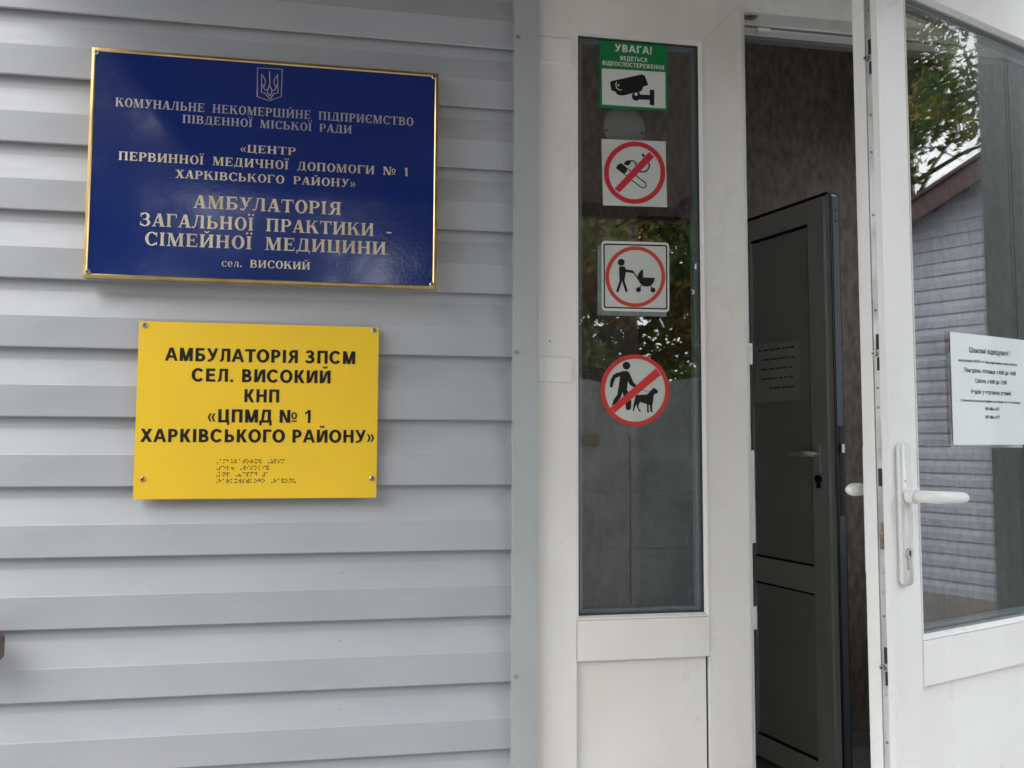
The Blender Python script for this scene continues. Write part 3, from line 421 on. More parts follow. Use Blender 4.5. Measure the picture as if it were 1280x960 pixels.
# ------------------------------------------------------------ heavy plain alphabet for the yellow plaque and the green sticker
A_, B__ = .235, .185
def sb(x, y0, y1, w):
    ry = (y1 - y0) / 2; rx = min(w, ry * 1.1)
    return [rect(x, x + w - rx, y1 - B__, y1), rect(x, x + w - rx, y0, y0 + B__)] + arc(x + w - rx, (y0 + y1) / 2, rx, ry, A_, B__, -90, 90)
def bar(x, y0=0, y1=1): return [rect(x, x + A_, y0, y1)]
def sglyph(c):
    if c == 'А': return [dg(.0, 0, .33, 1, .22), dg(.70, 0, .37, 1, .22), rect(.2, .72, .22, .22 + B__)], .92
    if c == 'Б': return bar(.08) + [rect(.2, .72, 1 - B__, 1)] + sb(.26, 0, .60, .54), .84
    if c == 'В': return bar(.08) + sb(.26, .44, 1, .47) + sb(.26, 0, .56, .53), .84
    if c == 'Г': return bar(.08) + [rect(.2, .68, 1 - B__, 1)], .70
    if c == 'Д': return [dg(.10, .1, .22, 1, .20), rect(.60, .60 + A_, 0, 1), rect(.22, .7, 1 - B__, 1), rect(0, .90, 0, B__), rect(0, .17, -.22, .05), rect(.73, .90, -.22, .05)], .94
    if c == 'Е': return bar(.08) + [rect(.2, .74, 1 - B__, 1), rect(.2, .69, .425, .425 + B__), rect(.2, .76, 0, B__)], .80
    if c == 'Ж': return [rect(.50, .70, 0, 1), dg(.0, 0, .36, .56, .24), dg(.28, .44, .02, 1, .22), dg(.96, 0, .60, .56, .24), dg(.68, .44, .94, 1, .22)], 1.20
    if c == 'З': return arc(.31, .735, .34, .275, A_, B__, -80, 160) + arc(.31, .29, .38, .30, A_, B__, -160, 80) + [rect(.20, .38, .43, .43 + B__)], .76
    if c in 'ИЙ':
        g = bar(.07) + bar(.65) + [dg(.20, .06, .52, .94, .21)]
        return (g + arc(.46, 1.34, .20, .20, .08, .13, 190, 350, 8) if c == 'Й' else g), .93
    if c == 'І': return bar(.08), .37
    if c == 'К': return bar(.08) + [dg(.58, 0, .24, .62, .26), dg(.24, .38, .56, 1, .24)], .86
    if c == 'Л': return [rect(.58, .58 + A_, 0, 1), rect(.22, .7, 1 - B__, 1), dg(.16, .2, .20, 1, .19)] + arc(.10, .25, .255, .26, .20, .17, 262, 360, 8), .86
    if c == 'М': return bar(.08) + bar(.78) + [dg(.41, 0, .12, 1, .22), dg(.43, 0, .72, 1, .22)], 1.07
    if c == 'Н': return bar(.08) + bar(.63) + [rect(.2, .7, .425, .425 + B__)], .92
    if c == 'О': return arc(.48, .5, .47, .52, A_ + .01, B__ + .01, 0, 360, 30), .96
    if c == 'П': return bar(.08) + bar(.62) + [rect(.2, .7, 1 - B__, 1)], .91
    if c == 'Р': return bar(.08) + sb(.26, .36, 1, .50), .80
    if c == 'С': return arc(.48, .5, .47, .52, A_ + .01, B__ + .01, 38, 322, 24), .92
    if c == 'Т': return [rect(.29, .29 + A_, 0, 1), rect(0, .78, 1 - B__, 1)], .79
    if c == 'У': return [dg(.36, .30, .0, 1, .23), dg(.26, .10, .60, 1, .22)] + arc(.18, .20, .21, .22, .20, .17, 225, 345, 8), .84
    if c == 'Х': return [dg(.60, 0, .02, 1, .26), dg(.0, 0, .58, 1, .26)], .87
    if c == 'Ц': return bar(.08) + bar(.60) + [rect(.2, .88, 0, B__), rect(.73, .88, -.2, .05)], .92
    if c == 'Ь': return bar(.08) + sb(.26, 0, .60, .52), .82
    if c == 'Я': return mirror(bar(.08) + sb(.26, .40, 1, .48), .86) + [dg(.02, 0, .28, .46, .25)], .88
    if c == '№': return bar(.06) + bar(.62) + [dg(.56, .0, .12, 1, .20)] + arc(1.13, .55, .22, .28, .12, .10, 0, 360, 18) + [rect(.93, 1.33, .08, .18)], 1.42
    if c == '1': return [rect(.26, .46, 0, 1.0), [(.26, 1), (.26, .78), (.05, .66), (.05, .82), (.22, .93), (.30, 1)]], .62
    if c == '!': return [[(.09, .28), (.21, .28), (.26, 1), (.04, 1)], rect(.06, .25, 0, .18)], .34
    if c == '.': return [rect(.08, .28, 0, .19)], .38
    if c in '«»':
        g = []
        for k in (0, .27): g += [[(.02 + k, .37), (.18 + k, .68), (.31 + k, .68), (.17 + k, .37)], [(.02 + k, .37), (.17 + k, .37), (.31 + k, .06), (.18 + k, .06)]]
        return (g if c == '«' else mirror(g, .60)), .64
    return [], .36
def heavy_line(bm, text, x0, x1, z, cap, y, mi=0):
    g_, x = [], 0
    for c in text:
        polys, a = sglyph(c); g_.append((x, polys)); x += a + .055
    k = (x1 - x0) / (x - .10); n = 0
    for gx, polys in g_:
        for p in polys:
            n += 1; v = [bm.verts.new((x0 + (gx + q[0]) * k, y - .00002 * (n % 14), z + q[1] * cap)) for q in p]
            bm.faces.new(v).material_index = mi
# ============================================================ LARGE STRUCTURE
bm = bmesh.new(); box(bm, -150, 150, -150, 150, -.75, -.45)
g = obj('ground', bm, 'paving', kind='structure')
# porch slab in front of the door
B('porch_slab', -.9, 2.3, -1.9, .25, -.449, -.02, 'paving', bev=.01, kind='structure')
# ---- clinic wall: sheathing and siding boards
SP, Z0 = .109083, 1.93474
wall = thing('siding_wall', 'pale grey lap siding wall carrying the blue and yellow plaques, with a flat trim beside the door', 'wall', (-.7, 0, -.45))
B('sheathing', -2.6, .24, .016, .10, -.45, 3.15, 'plaster', wall, 0)
B('sheathing', 1.505, 2.7, .03, .10, -.45, 3.15, 'vinyl', wall, 0)
B('sheathing', .24, 1.46, .062, .10, 2.36, 3.15, 'vinyl', wall, 0)
prof = [(.0014, .0), (0, .0016), (0, .0500), (.0006, .0512), (.0118, .0895), (.0122, .0915), (.0122, .113), (.0158, .113), (.0158, .098), (.0060, .052), (.0040, .0500), (.0040, .0)]
def plank_bm(x0, x1, z):
    bm = bmesh.new(); prism(bm, [(y, z + h) for y, h in prof], x0, x1, 'x'); return bm
first = obj('siding_plank', plank_bm(-2.6, .2325, Z0), 'vinyl', wall)
for i in range(-11, 22):
    if i == 0: continue
    c = first.copy(); COL.objects.link(c); c.parent = wall; c.location = (0, 0, -SP * i)
second = obj('siding_plank', plank_bm(1.52, 1.894, Z0), 'vinyl', wall)
for i in range(-11, 22):
    if i == 0: continue
    c = second.copy(); COL.objects.link(c); c.parent = wall; c.location = (0, 0, -SP * i)
B('trim_strip', 1.485, 1.53, -.014, .012, -.45, 3.1, 'trim', wall, .0012, seg=2)
# trim strip with its two screws
trim = B('trim_strip', .2197, .2632, -.014, .012, -.45, 3.1, 'trim', wall, .0012, seg=2)
for x, z in ((.2242, 1.3967), (.2258, .8561), (.2245, 1.93 + .02), (.226, .35)):
    bm = bmesh.new(); cyl(bm, (x, -.0155, z), .0030, .0018, n=14, r2=.0036); box(bm, x - .0022, x + .0022, -.0158, -.0150, z - .0004, z + .0004)
    obj('screw', bm, 'steel', trim)
# ---- unseen canopy over the door, added and sized to shade the wall
can = thing('added_porch_canopy', 'added unseen flat brown edged canopy roof shading the entrance door', 'canopy', (.17, 0, 2.2))
CX0, CX1, CY, CZ = -.61, 1.17, -1.69, 2.20
nb = 14; bw = (CX1 - CX0) / nb
for i in range(nb): B('soffit_board', CX0 + i * bw, CX0 + (i + .98) * bw, CY, .0, CZ, CZ + .015, 'canopy', can, .002)
B('roof_sheet', CX0 - .02, CX1 + .02, CY - .03, .0, CZ + .03, CZ + .07, 'canopy_metal', can, .003)
B('fascia', CX0 - .02, CX1 + .02, CY - .045, CY - .0305, CZ - .05, CZ + .10, 'canopy_metal', can, .003)
B('fascia', CX0 - .035, CX0 - .0205, CY - .045, .0, CZ - .05, CZ + .10, 'canopy_metal', can, .003)
B('fascia', CX1 + .0205, CX1 + .035, CY - .045, .0, CZ - .05, CZ + .10, 'canopy_metal', can, .003)
for x in (CX0 + .05, CX1 - .05):
    bm = bmesh.new(); tube(bm, [(x, .01, CZ + .72), (x, CY + .25, CZ + .08)], [.009, .009], 10); obj('tie_rod', bm, 'canopy_metal', can)
# ---- slate boarding return at the right of the porch
wing = thing('boarded_return_wall', 'dark grey vertically boarded return wall mirrored in the glass of the open door', 'wall', (1.93, -.14, -.45))
for i in range(4): B('board', 1.90, 1.925, -.005 - .0702 * (i + 1), -.008 - .0702 * i, -.45, 3.1, 'wing', wing, .003)
B('core', 1.93, 2.0, -.288, 0, -.45, 3.0, 'wing', wing, .002)

# ---- vestibule behind the doors
def S(name, *a, **k): return B(name, *a, kind='structure', **k)
S('vestibule_floor', -.35, 2.4, .101, 3.2, -.12, -.0, 'floor_tile', bev=0)
S('vestibule_ceiling', -.35, 2.4, .101, 3.2, 3.0, 3.1, 'plaster', bev=0)
S('vestibule_left_wall', -.45, -.35, .101, 3.2, -.1, 3.1, 'walnut', bev=0)
S('vestibule_right_wall', 2.4, 2.5, .101, .22, -.1, 3.1, 'walnut', bev=0)
S('vestibule_right_wall', 2.4, 2.5, 1.32, 3.2, -.1, 3.1, 'walnut', bev=0)
S('vestibule_right_wall', 2.4, 2.5, .2201, 1.3199, -.1, .80, 'walnut', bev=0)
S('vestibule_right_wall', 2.4, 2.5, .2201, 1.3199, 2.70, 3.1, 'walnut', bev=0)
sw = thing('added_side_window', 'added white framed window, out of view in the side wall, lighting the vestibule', 'window', (2.45, .77, .80))  # unseen window, added to brighten the dark vestibule
bm = bmesh.new(); box(bm, 2.42, 2.47, .221, .28, .801, 2.699); box(bm, 2.42, 2.47, 1.26, 1.319, .801, 2.699); box(bm, 2.42, 2.47, .2801, 1.2599, .801, .86); box(bm, 2.42, 2.47, .2801, 1.2599, 2.64, 2.699)
obj('added_window_frame', bm, 'upvc', sw)
B('added_window_pane', 2.445, 2.449, .28, 1.26, .86, 2.64, 'glass', sw, 0)
S('vestibule_back_wall', 1.492, 2.399, 1.752, 1.85, .0, 2.999, 'walnut', bev=0)
S('vestibule_back_wall', -.349, 1.02, 1.752, 1.85, .0, 2.999, 'walnut', bev=0)
S('vestibule_back_wall', 1.0205, 1.4915, 1.752, 1.85, 2.165, 2.999, 'walnut', bev=0)
S('corridor_end_wall', -.35, 2.4, 3.2, 3.3, -.1, 3.1, 'walnut', bev=0)
S('skirting_board', 1.50, 2.395, 1.738, 1.7515, .0, .05, 'floor_tile', bev=.002)

# ============================================================ DOOR FRAME
fr = thing('door_frame', 'white plastic head and jambs framing the entrance doorway', 'door frame', (1.05, .04, 0))
bm = bmesh.new(); prism(bm, [(.018, 2.0545), (.018, 2.34), (.10, 2.34), (.10, 2.0460), (.0605, 2.0460), (.0605, 2.0555), (.0590, 2.0560)], .2645, 1.50, 'x')
obj('head', bm, 'upvc', fr, bev=.0012)
B('weather_seal', .655, 1.43, .0600, .0640, 2.0475, 2.0525, 'grey_gasket', fr, .0008)
B('drip_rail', .655, 1.43, .0845, .1005, 2.0385, 2.0458, 'grey_gasket', fr, .001)
B('jamb', 1.432, 1.50, .018, .10, 0, 2.045, 'upvc', fr)
B('jamb', .2645, .29, .064, .10, 0, 2.045, 'upvc', fr)
B('threshold', .29, 1.43, .03, .10, -.02, .012, 'worn_steel', fr)
bm = bmesh.new(); box(bm, .707, .733, .052, .066, 2.0385, 2.0455)
obj('keeper', bm, 'handle', fr, bev=.001)
bm = bmesh.new(); tube(bm, [(.667, .03, 2.0515), (.676, .032, 2.0485), (.686, .034, 2.0500), (.695, .036, 2.0530)], [.0022] * 4, 8); box(bm, .664, .694, .026, .040, 2.0522, 2.0542)
obj('latch_catch', bm, 'rust', fr)

# ============================================================ FIXED LEAF
fx = thing('narrow_door_leaf', 'closed narrow white plastic door leaf with tall glass pane holding the warning stickers', 'door', (.456, .03, 0))
XL, XR, GL, GR, ZT, GT, GB, MB, LB = .2645, .6475, .3325, .5710, 2.061, 1.9805, .9410, .8735, .02
g_ = .0004
PR('stile', [(XL, LB), (GL, LB + .09), (GL, GT - g_), (XL, GT + GL - XL - g_)], 0, .060, 'upvc_shaded', fx, bev=.0010)
PR('stile', [(XR, LB), (XR, ZT - g_), (GR, GT - g_), (GR, LB + .09)], 0, .060, 'upvc_shaded', fx, bev=.0010)
PR('top_rail', [(GL, GT), (GR, GT), (XR, ZT), (XL, ZT), (XL, GT + GL - XL)], .0002, .060, 'upvc_shaded', fx, bev=.0010)
PR('bottom_rail', [(XL + .0005, LB), (XR - .0005, LB), (GR - .0004, LB + .0896), (GL + .0004, LB + .0896)], .0003, .060, 'upvc_shaded', fx, bev=.0009)
B('middle_rail', GL + .0009, GR - .0009, -.0018, .058, MB, GB - .0003, 'upvc_shaded', fx, .0026, seg=2)
B('lower_panel', GL + .0014, GR - .0042, .0085, .050, LB + .091, MB - .0016, 'upvc_shaded', fx, .0012)
bm = bmesh.new(); box(bm, GR - .0042, GR - .0002, .012, .05, LB + .091, MB - .0005); box(bm, GL + .0002, GL + .0014, .006, .05, LB + .091, GB); obj('panel_gasket', bm, 'rubber', fx)
bm = bmesh.new(); ring(bm, GL, GR, GB, GT, [(.0002, -.0008), (.0010, -.0016), (.0030, -.0012), (.0060, .0105), (.0060, .040), (.0002, .040)])
obj('glazing_bead', bm, 'upvc_shaded', fx)
bm = bmesh.new(); ring(bm, GL + .0058, GR - .0058, GB + .0058, GT - .0058, [(0, .0095), (.0022, .0105), (.0022, .0145), (0, .0145)])
obj('gasket', bm, 'rubber', fx)
bm = bmesh.new(); ring(bm, GL + .0062, GR - .0062, GB + .0062, GT - .0062, [(0, .0185), (.0085, .0185), (.0085, .0335), (0, .0335)])
obj('spacer_bar', bm, 'alu', fx)
for y in (.0145, .0345): B('glass_pane', GL + .0064, GR - .0064, y, y + .0038, GB + .0064, GT - .0064, 'glass' if y < .02 else 'inner_glass', fx, 0)
for z0, z1 in ((1.9151, 1.9635), (1.3469, 1.3927)):
    bm = bmesh.new(); prism(bm, [(.004, z0), (-.0034, z0 + .0008), (-.0030, z1 - .0030), (-.0004, z1), (.004, z1)], XL + .001, .3235, 'x'); obj('hinge_cover', bm, 'upvc_shaded', fx, bev=.0008)
bm = bmesh.new(); box(bm, .6478, .6560, .006, .052, LB, ZT - .012); obj('closing_flange', bm, 'upvc_edge', fx, bev=.001)
for z0, z1 in ((1.3866, 1.4250), (1.0647, 1.2302), (.9126, .9526), (.42, .46)):
    bm = bmesh.new(); box(bm, .650, .6655, .0125, .0165, z0, z1); box(bm, .6562, .6590, .0165, .030, z0 + .006, z1 - .006); obj('strike_plate', bm, 'handle' if z0 > 1.3 else 'upvc_edge', fx, bev=.0008)
bm = bmesh.new(); cyl(bm, (.285, -.0006, 1.4185), .0014, .0008, n=10); obj('screw_hole', bm, 'slot', fx)

# ============================================================ OPEN LEAF (built in its own frame, swung out 20 degrees)
TH = 20
lf = thing('open_door_leaf', 'wide white glazed door leaf swung outwards, with lever handle and paper notice', 'door', (.823, -.222, 0), rotz=radians(TH), local=True)
W, E0, OGL, OGT, OGB, OMB, OZT = .649, -.0730, -.0055, 1.9805, .9450, .8775, 2.061
OGR = W - .085
sp = [(E0, 0), (OGL, 0), (OGL, .060), (-.052, .060), (-.052, .039), (E0 + .0010, .039), (E0 + .0010, .0235), (E0 + .0062, .0235), (E0 + .0062, .0112), (E0, .0112)]
PR('stile', sp, .02, OZT, 'upvc', lf, axis='z', bev=.0009)
PR('stile', [(OGR, 0), (W, 0), (W, .060), (OGR, .060)], .02, OZT, 'upvc', lf, axis='z', bev=.0012)
B('top_rail', OGL + .0003, OGR - .0003, .0004, .059, OGT, OZT - .0004, 'upvc', lf, .0012)
B('middle_rail', OGL + .0004, OGR - .0004, -.0020, .058, OMB, OGB - .0003, 'upvc', lf, .0024)
B('bottom_rail', OGL + .0004, OGR - .0004, .0004, .058, .02, .11, 'upvc', lf, .0012)
B('lower_panel', OGL + .0012, OGR - .0012, .0085, .050, .111, OMB - .0014, 'upvc', lf, .001)
bm = bmesh.new(); ring(bm, OGL, OGR, OGB, OGT, [(.0002, -.0006), (.0012, -.0016), (.0030, -.0010), (.0064, .0105), (.0064, .045), (.0002, .045)])
obj('glazing_bead', bm, 'upvc', lf)
bm = bmesh.new(); ring(bm, OGL + .0062, OGR - .0062, OGB + .0062, OGT - .0062, [(0, .0095), (.0025, .0105), (.0025, .0150), (0, .0150)])
obj('gasket', bm, 'grey_gasket', lf)
bm = bmesh.new(); ring(bm, OGL + .0066, OGR - .0066, OGB + .0066, OGT - .0066, [(0, .0185), (.0075, .0185), (.0075, .0335), (0, .0335)])
obj('spacer_bar', bm, 'alu', lf)
for y in (.0145, .0345): B('glass_pane', OGL + .0068, OGR - .0068, y, y + .0038, OGB + .0068, OGT - .0068, 'glass' if y < .02 else 'inner_glass', lf, 0)
# hardware in the closing edge
ls = B('lock_strip', E0 + .0030, E0 + .0061, .0125, .0225, .06, 2.03, 'worn_steel', lf, .0006)
for z in (1.8517, 1.3829, .9096, .40):
    bm = bmesh.new(); cyl(bm, (E0 - .0038, .0188, z), .0042, .0075, axis='x', n=16); obj('locking_cam', bm, 'steel', ls)
    bm = bmesh.new(); cyl(bm, (E0 - .0042, .0188, z), .0018, .0006, axis='x', n=10); obj('cam_pin', bm, 'slot', ls)
    bm = bmesh.new(); box(bm, E0 + .0018, E0 + .0032, .0128, .0180, z + .006, z + .030); box(bm, E0 + .0018, E0 + .0032, .0128, .0170, z - .026, z - .006); obj('cam_slot', bm, 'slot', ls)
for z0, z1 in ((1.180, 1.207), (1.085, 1.125)):
    B('bolt_opening' if z0 > 1.15 else 'deadbolt', E0 + .0012, E0 + .0032, .0145, .0195, z0, z1, 'slot' if z0 > 1.15 else 'rust', ls, 0)
for z in (1.99, 1.93, 1.76, 1.70, 1.60, 1.45, 1.33, 1.30, 1.235, 1.05, 1.02, .985, .87, .80, .72):
    bm = bmesh.new(); cyl(bm, (E0 + .0022, .0175, z), .0021, .0012, axis='x', n=10); obj('strip_screw', bm, 'rust' if int(z * 100) % 3 else 'steel', ls)
# lever handle, both sides
def rounded_rect(cx, cz, w, h, r, n=6):
    p = []
    for sx, sz, a0 in ((1, 1, 0), (-1, 1, 90), (-1, -1, 180), (1, -1, 270)):
        for k in range(n + 1):
            a = radians(a0 + 90 * k / n); p.append((cx + sx * (w / 2 - r) + r * cos(a), cz + sz * (h / 2 - r) + r * sin(a)))
    return p
PX, PZ = -.0450, 1.1395
hd = PR('handle', rounded_rect(PX, PZ, .0255, .2140, .010), -.0085, .0002, 'handle', lf, bev=.0022, seg=3, smooth=True)
bm = bmesh.new(); cyl(bm, (PX + .003, -.022, 1.1665), .0120, .0120, n=28); obj('collar', bm, 'handle', hd, bev=.0015, seg=2)
bm = bmesh.new(); tube(bm, [(PX + .003, -.020, 1.1665), (PX + .003, -.040, 1.1665), (PX + .0045, -.048, 1.1664), (PX + .009, -.0535, 1.1662), (PX + .017, -.056, 1.1660), (PX + .030, -.0565, 1.1656), (PX + .044, -.056, 1.1650), (PX + .058, -.055, 1.1644), (PX + .068, -.0542, 1.1641), (PX + .0735, -.0538, 1.1640), (PX + .0765, -.0536, 1.1640)], [.0092, .0092, .0093, .0094, .0094, .0092, .0090, .0088, .0083, .0070, .0040], 24, .9)
obj('lever', bm, 'handle', hd, smooth=True)
bm = bmesh.new(); cyl(bm, (PX + .001, -.0108, 1.080), .0080, .006, n=22); box(bm, PX - .0030, PX + .0050, -.0105, -.005, 1.0565, 1.080)
cy = obj('lock_cylinder', bm, 'steel', hd, bev=.0006)
B('key_slot', PX - .0002, PX + .0022, -.0116, -.0104, 1.0762, 1.0846, 'slot', cy, 0)
B('grub_screw', PX - .0035, PX - .0020, -.0092, -.0080, 1.1862, 1.1905, 'rust', hd, 0)
hd2 = PR('handle', rounded_rect(PX + .018, PZ, .0290, .2140, .011), .0602, .0690, 'handle', lf, bev=.0025, seg=2, smooth=True)
bm = bmesh.new(); tube(bm, [(PX + .02, .066, 1.170), (PX + .02, .082, 1.170), (PX + .012, .086, 1.170), (PX + .0, .087, 1.170), (PX - .010, .086, 1.170)], [.0095, .0095, .0108, .0105, .0062], 18)
obj('lever', bm, 'handle', hd2, smooth=True)
for z in (.35, 1.05, 1.8):
    bm = bmesh.new(); cyl(bm, (W + .006, .010, z - .05), .009, .10, axis='z', n=18); obj('hinge', bm, 'handle', lf)

# ============================================================ INNER DOOR
DA = radians(-16.5); dvx, dvy = sin(DA), cos(DA)
idr = thing('inner_door', 'grey panelled inner door standing ajar inside the dark vestibule', 'door', (1.4823, 1.6772, 0), rotz=radians(90 + 16.5), local=True)
# local x runs from the near edge towards the hinge, local y into the thickness is -y here
def IB(name, s0, s1, w0, w1, z0, z1, mat, par=idr, bev=.0015): return B(name, s0, s1, -w1, -w0, z0, z1, mat, par, bev)
IB('stile', -.372, -.296, .0, .060, .012, 2.145, 'inner_door'); IB('stile', .010, .052, .0, .060, .012, 2.145, 'inner_door')
IB('top_rail', -.2955, .0095, .0004, .06, 2.060, 2.1445, 'inner_door'); IB('middle_rail', -.2955, .0095, .0004, .06, .690, .786, 'inner_door'); IB('bottom_rail', -.2955, .0095, .0004, .06, .0125, .094, 'inner_door')
IB('panel', -.294, .008, .010, .045, .788, 2.057, 'inner_panel'); IB('panel', -.294, .008, .010, .045, .096, .688, 'inner_panel')
for z0, z1 in ((2.049, 2.0598), (.7862, .7935), (.682, .6898), (.0942, .1035)): IB('panel_gasket', -.2955, .0095, .004, .012, z0, z1, 'rubber', idr, 0)
IB('panel_gasket', -.2955, -.2905, .004, .012, .7936, 2.0488, 'rubber', idr, 0); IB('top_seal', -.390, .05, .004, .058, 2.1505, 2.1585, 'rubber')
IB('closing_edge', -.392, -.3725, .012, .058, .012, 2.150, 'inner_door')

es = IB('edge_strip', -.3980, -.3922, .020, .050, .03, 2.14, 'dark_profile'); IB('edge_seal', -.396, -.3922, .0505, .058, .02, 2.149, 'rubber'); IB('edge_seal', -.396, -.3922, .0125, .0195, .02, 2.149, 'rubber')
for z in (2.09, 2.05):
    bm = bmesh.new(); cyl(bm, (-.3995, -.034, z), .004, .002, axis='x', n=12); obj('screw', bm, 'slot', es)
lk = IB('lock_case', -.4005, -.3981, .026, .046, .98, 1.30, 'slot'); IB('latch_bolt', -.408, -.4006, .029, .043, 1.205, 1.235, 'steel', lk, .001)
ih = IB('handle', -.338, -.318, -.008, -.0002, 1.13, 1.235, 'inner_door', idr, .003)
bm = bmesh.new(); tube(bm, [(-.328, .006, 1.197), (-.328, .040, 1.197), (-.318, .050, 1.197), (-.29, .052, 1.197), (-.235, .050, 1.195), (-.228, .049, 1.195)], [.010, .010, .011, .011, .009, .005], 16); obj('lever', bm, 'inner_door', ih, smooth=True)
bm = bmesh.new(); cyl(bm, (-.328, .001, 1.108), .014, .008, n=18); box(bm, -.333, -.323, .001, .010, 1.075, 1.105); obj('key_escutcheon', bm, 'slot', idr)
# notice taped to the inner door
nt_ = thing('door_notice', 'dim sheet of paper in a clear sleeve taped to the grey inner door', 'notice', (1.4823, 1.6772, 0), rotz=radians(90 + 16.5), local=True)
bm = bmesh.new(); box(bm, -.245, -.005, .0006, .0016, 1.398, 1.632); obj('sheet', bm, 'inner_door', nt_)
bm = bmesh.new()
rnd = random.Random(4)
for i in range(5):
    z = 1.60 - i * .038; x = -.225 + rnd.random() * .02; e = -.03 - rnd.random() * .03 - (.05 if i == 4 else 0)
    while x < e:
        w = .010 + rnd.random() * .022; k = x
        while k < min(x + w, e): flat(bm, [(k, z), (k + .0045, z), (k + .0045, z + .0065), (k, z + .0065)], .0018); k += .0058
        x += w + .009
for v in bm.verts: pass
obj('printed_lines', bm, 'rubber', nt_, kind='stuff')
bm = bmesh.new(); flat(bm, [(-.246, 1.626), (-.10, 1.629), (-.10, 1.633), (-.246, 1.631)], .0020); obj('tape_glint', bm, 'white', nt_)

# ============================================================ BLUE PLAQUE
bp = thing('blue_plaque', 'shiny blue enamel plaque in brass border with gold serif lettering and small coat of arms', 'sign', (-.189, -.01, 1.684))
bx0, bx1, bz0, bz1 = -.4655, .0870, 1.4978, 1.8700
B('backing_plate', bx0 + .0008, bx1 - .0008, -.0178, -.0020, bz0 + .0008, bz1 - .0008, 'brass', bp, .001)
B('blue_face', bx0 + .005, bx1 - .005, -.0220, -.0180, bz0 + .005, bz1 - .005, 'blue', bp, 0)
bm = bmesh.new(); ring(bm, bx0, bx1, bz0, bz1, [(0, -.0215), (.0012, -.0236), (.0050, -.0240), (.0066, -.0226), (.0066, -.0182), (0, -.0182)])
obj('brass_border', bm, 'brass', bp)
bm = bmesh.new(); bm2 = bmesh.new()
for t_, x0, x1, z, cap, st, _ in TEXTS['blue']: serif_line(bm if st == 'silver' else bm2, t_, x0 / 1000, x1 / 1000, z / 1000, cap / 1000, -.0222)
face_front(obj('silver_lettering', bm, 'silver', bp)); face_front(obj('gold_lettering', bm2, 'gold', bp))
bm = bmesh.new()
for i, (k, c, pts, w) in enumerate(SHAPES['trident']): flat_strip(bm, [(p[0] / 1000, p[1] / 1000) for p in pts], w / 1000, -.0222 - i * .00003)
face_front(obj('trident_emblem', bm, 'silver', bp))
def screw(x, z, y, par, r=.0042, mat='steel', ang=35):
    bm = bmesh.new(); cyl(bm, (x, y - .0022, z), r * .62, .0012, n=18, r2=r * .92); cyl(bm, (x, y - .0010, z), r, .0014, n=18)
    s = obj('screw', bm, mat, par)
    bm = bmesh.new(); a = radians(ang); d = Vector((cos(a), sin(a))); nn = Vector((-d.y, d.x))
    for d_, n_ in ((d, nn), (nn, d)):
        q = [Vector((x, z)) + d_ * s1 * r * .5 + n_ * s2 * r * .12 for s1, s2 in ((-1, -1), (1, -1), (1, 1), (-1, 1))]
        flat(bm, [(v.x, v.y) for v in q], y - .00235 - (.0001 if d_ is nn else 0))
    obj('screw_cross', bm, 'slot', s)
for x, z, a in ((-.4585, 1.8611, 20), (.0785, 1.8628, 50), (.0790, 1.5060, 75), (-.4578, 1.5068, 10)): screw(x, z, -.0225, bp, .0042, ang=a)

# ============================================================ YELLOW PLAQUE
yp = thing('yellow_plaque', 'yellow rectangular plaque with black bold lettering and braille, screwed below the blue plaque', 'sign', (-.195, -.006, 1.292))
B('plate', -.3823, -.0072, -.0120, -.0075, 1.1522, 1.4330, 'yellow', yp, .0006)
for x, z in ((-.374, 1.425), (-.0153, 1.425), (-.0153, 1.18), (-.374, 1.18)):
    bm = bmesh.new(); cyl(bm, (x, -.0074, z), .005, .0085, n=14); obj('standoff', bm, 'slot', yp)
bm = bmesh.new()
for t_, x0, x1, z, cap, st, _ in TEXTS['yel']: heavy_line(bm, t_, x0 / 1000, x1 / 1000, z / 1000, cap / 1000, -.0123)
face_front(obj('black_lettering', bm, 'black', yp))
BR = dict(zip('абвгґдеєжзиіїйклмнопрстуфхцчшщьюя', ['1', '12', '2456', '1245', '12456', '145', '15', '345', '245', '1356', '24', '1346', '1456', '12346', '13', '123', '134', '1345', '135', '1234', '1235', '234', '2345', '136', '124', '125', '14', '12345', '156', '1346', '23456', '1256', '1246']))
BR.update({'^': '6', '.': '256', '«': '236', '»': '356', '#': '3456', '1': '1', '№': '1345', ' ': ''})
bm = bmesh.new()
for r_, s in enumerate(['^амбулаторія ^зпсм', '^сел. ^високий', '^кнп ^«цпмд #1', '^харківського ^району']):
    for i, ch in enumerate(s):
        for d in BR.get(ch, ''):
            d = int(d) - 1; x = -.2600 + i * .00605 + (d // 3) * .0024; z = 1.2140 - r_ * .0104 - (d % 3) * .0024
            cyl(bm, (x, -.0129, z), .0007, .0009, n=6, r2=.00115)
obj('braille_dots', bm, 'braille', yp)
for x, z, a in ((-.3738, 1.4266, 70), (-.0152, 1.4277, 80), (-.0145, 1.1836, 85), (-.3686, 1.1836, 35)): screw(x, z, -.0121, yp, .0045, 'brass' if a == 35 else 'steel', a)

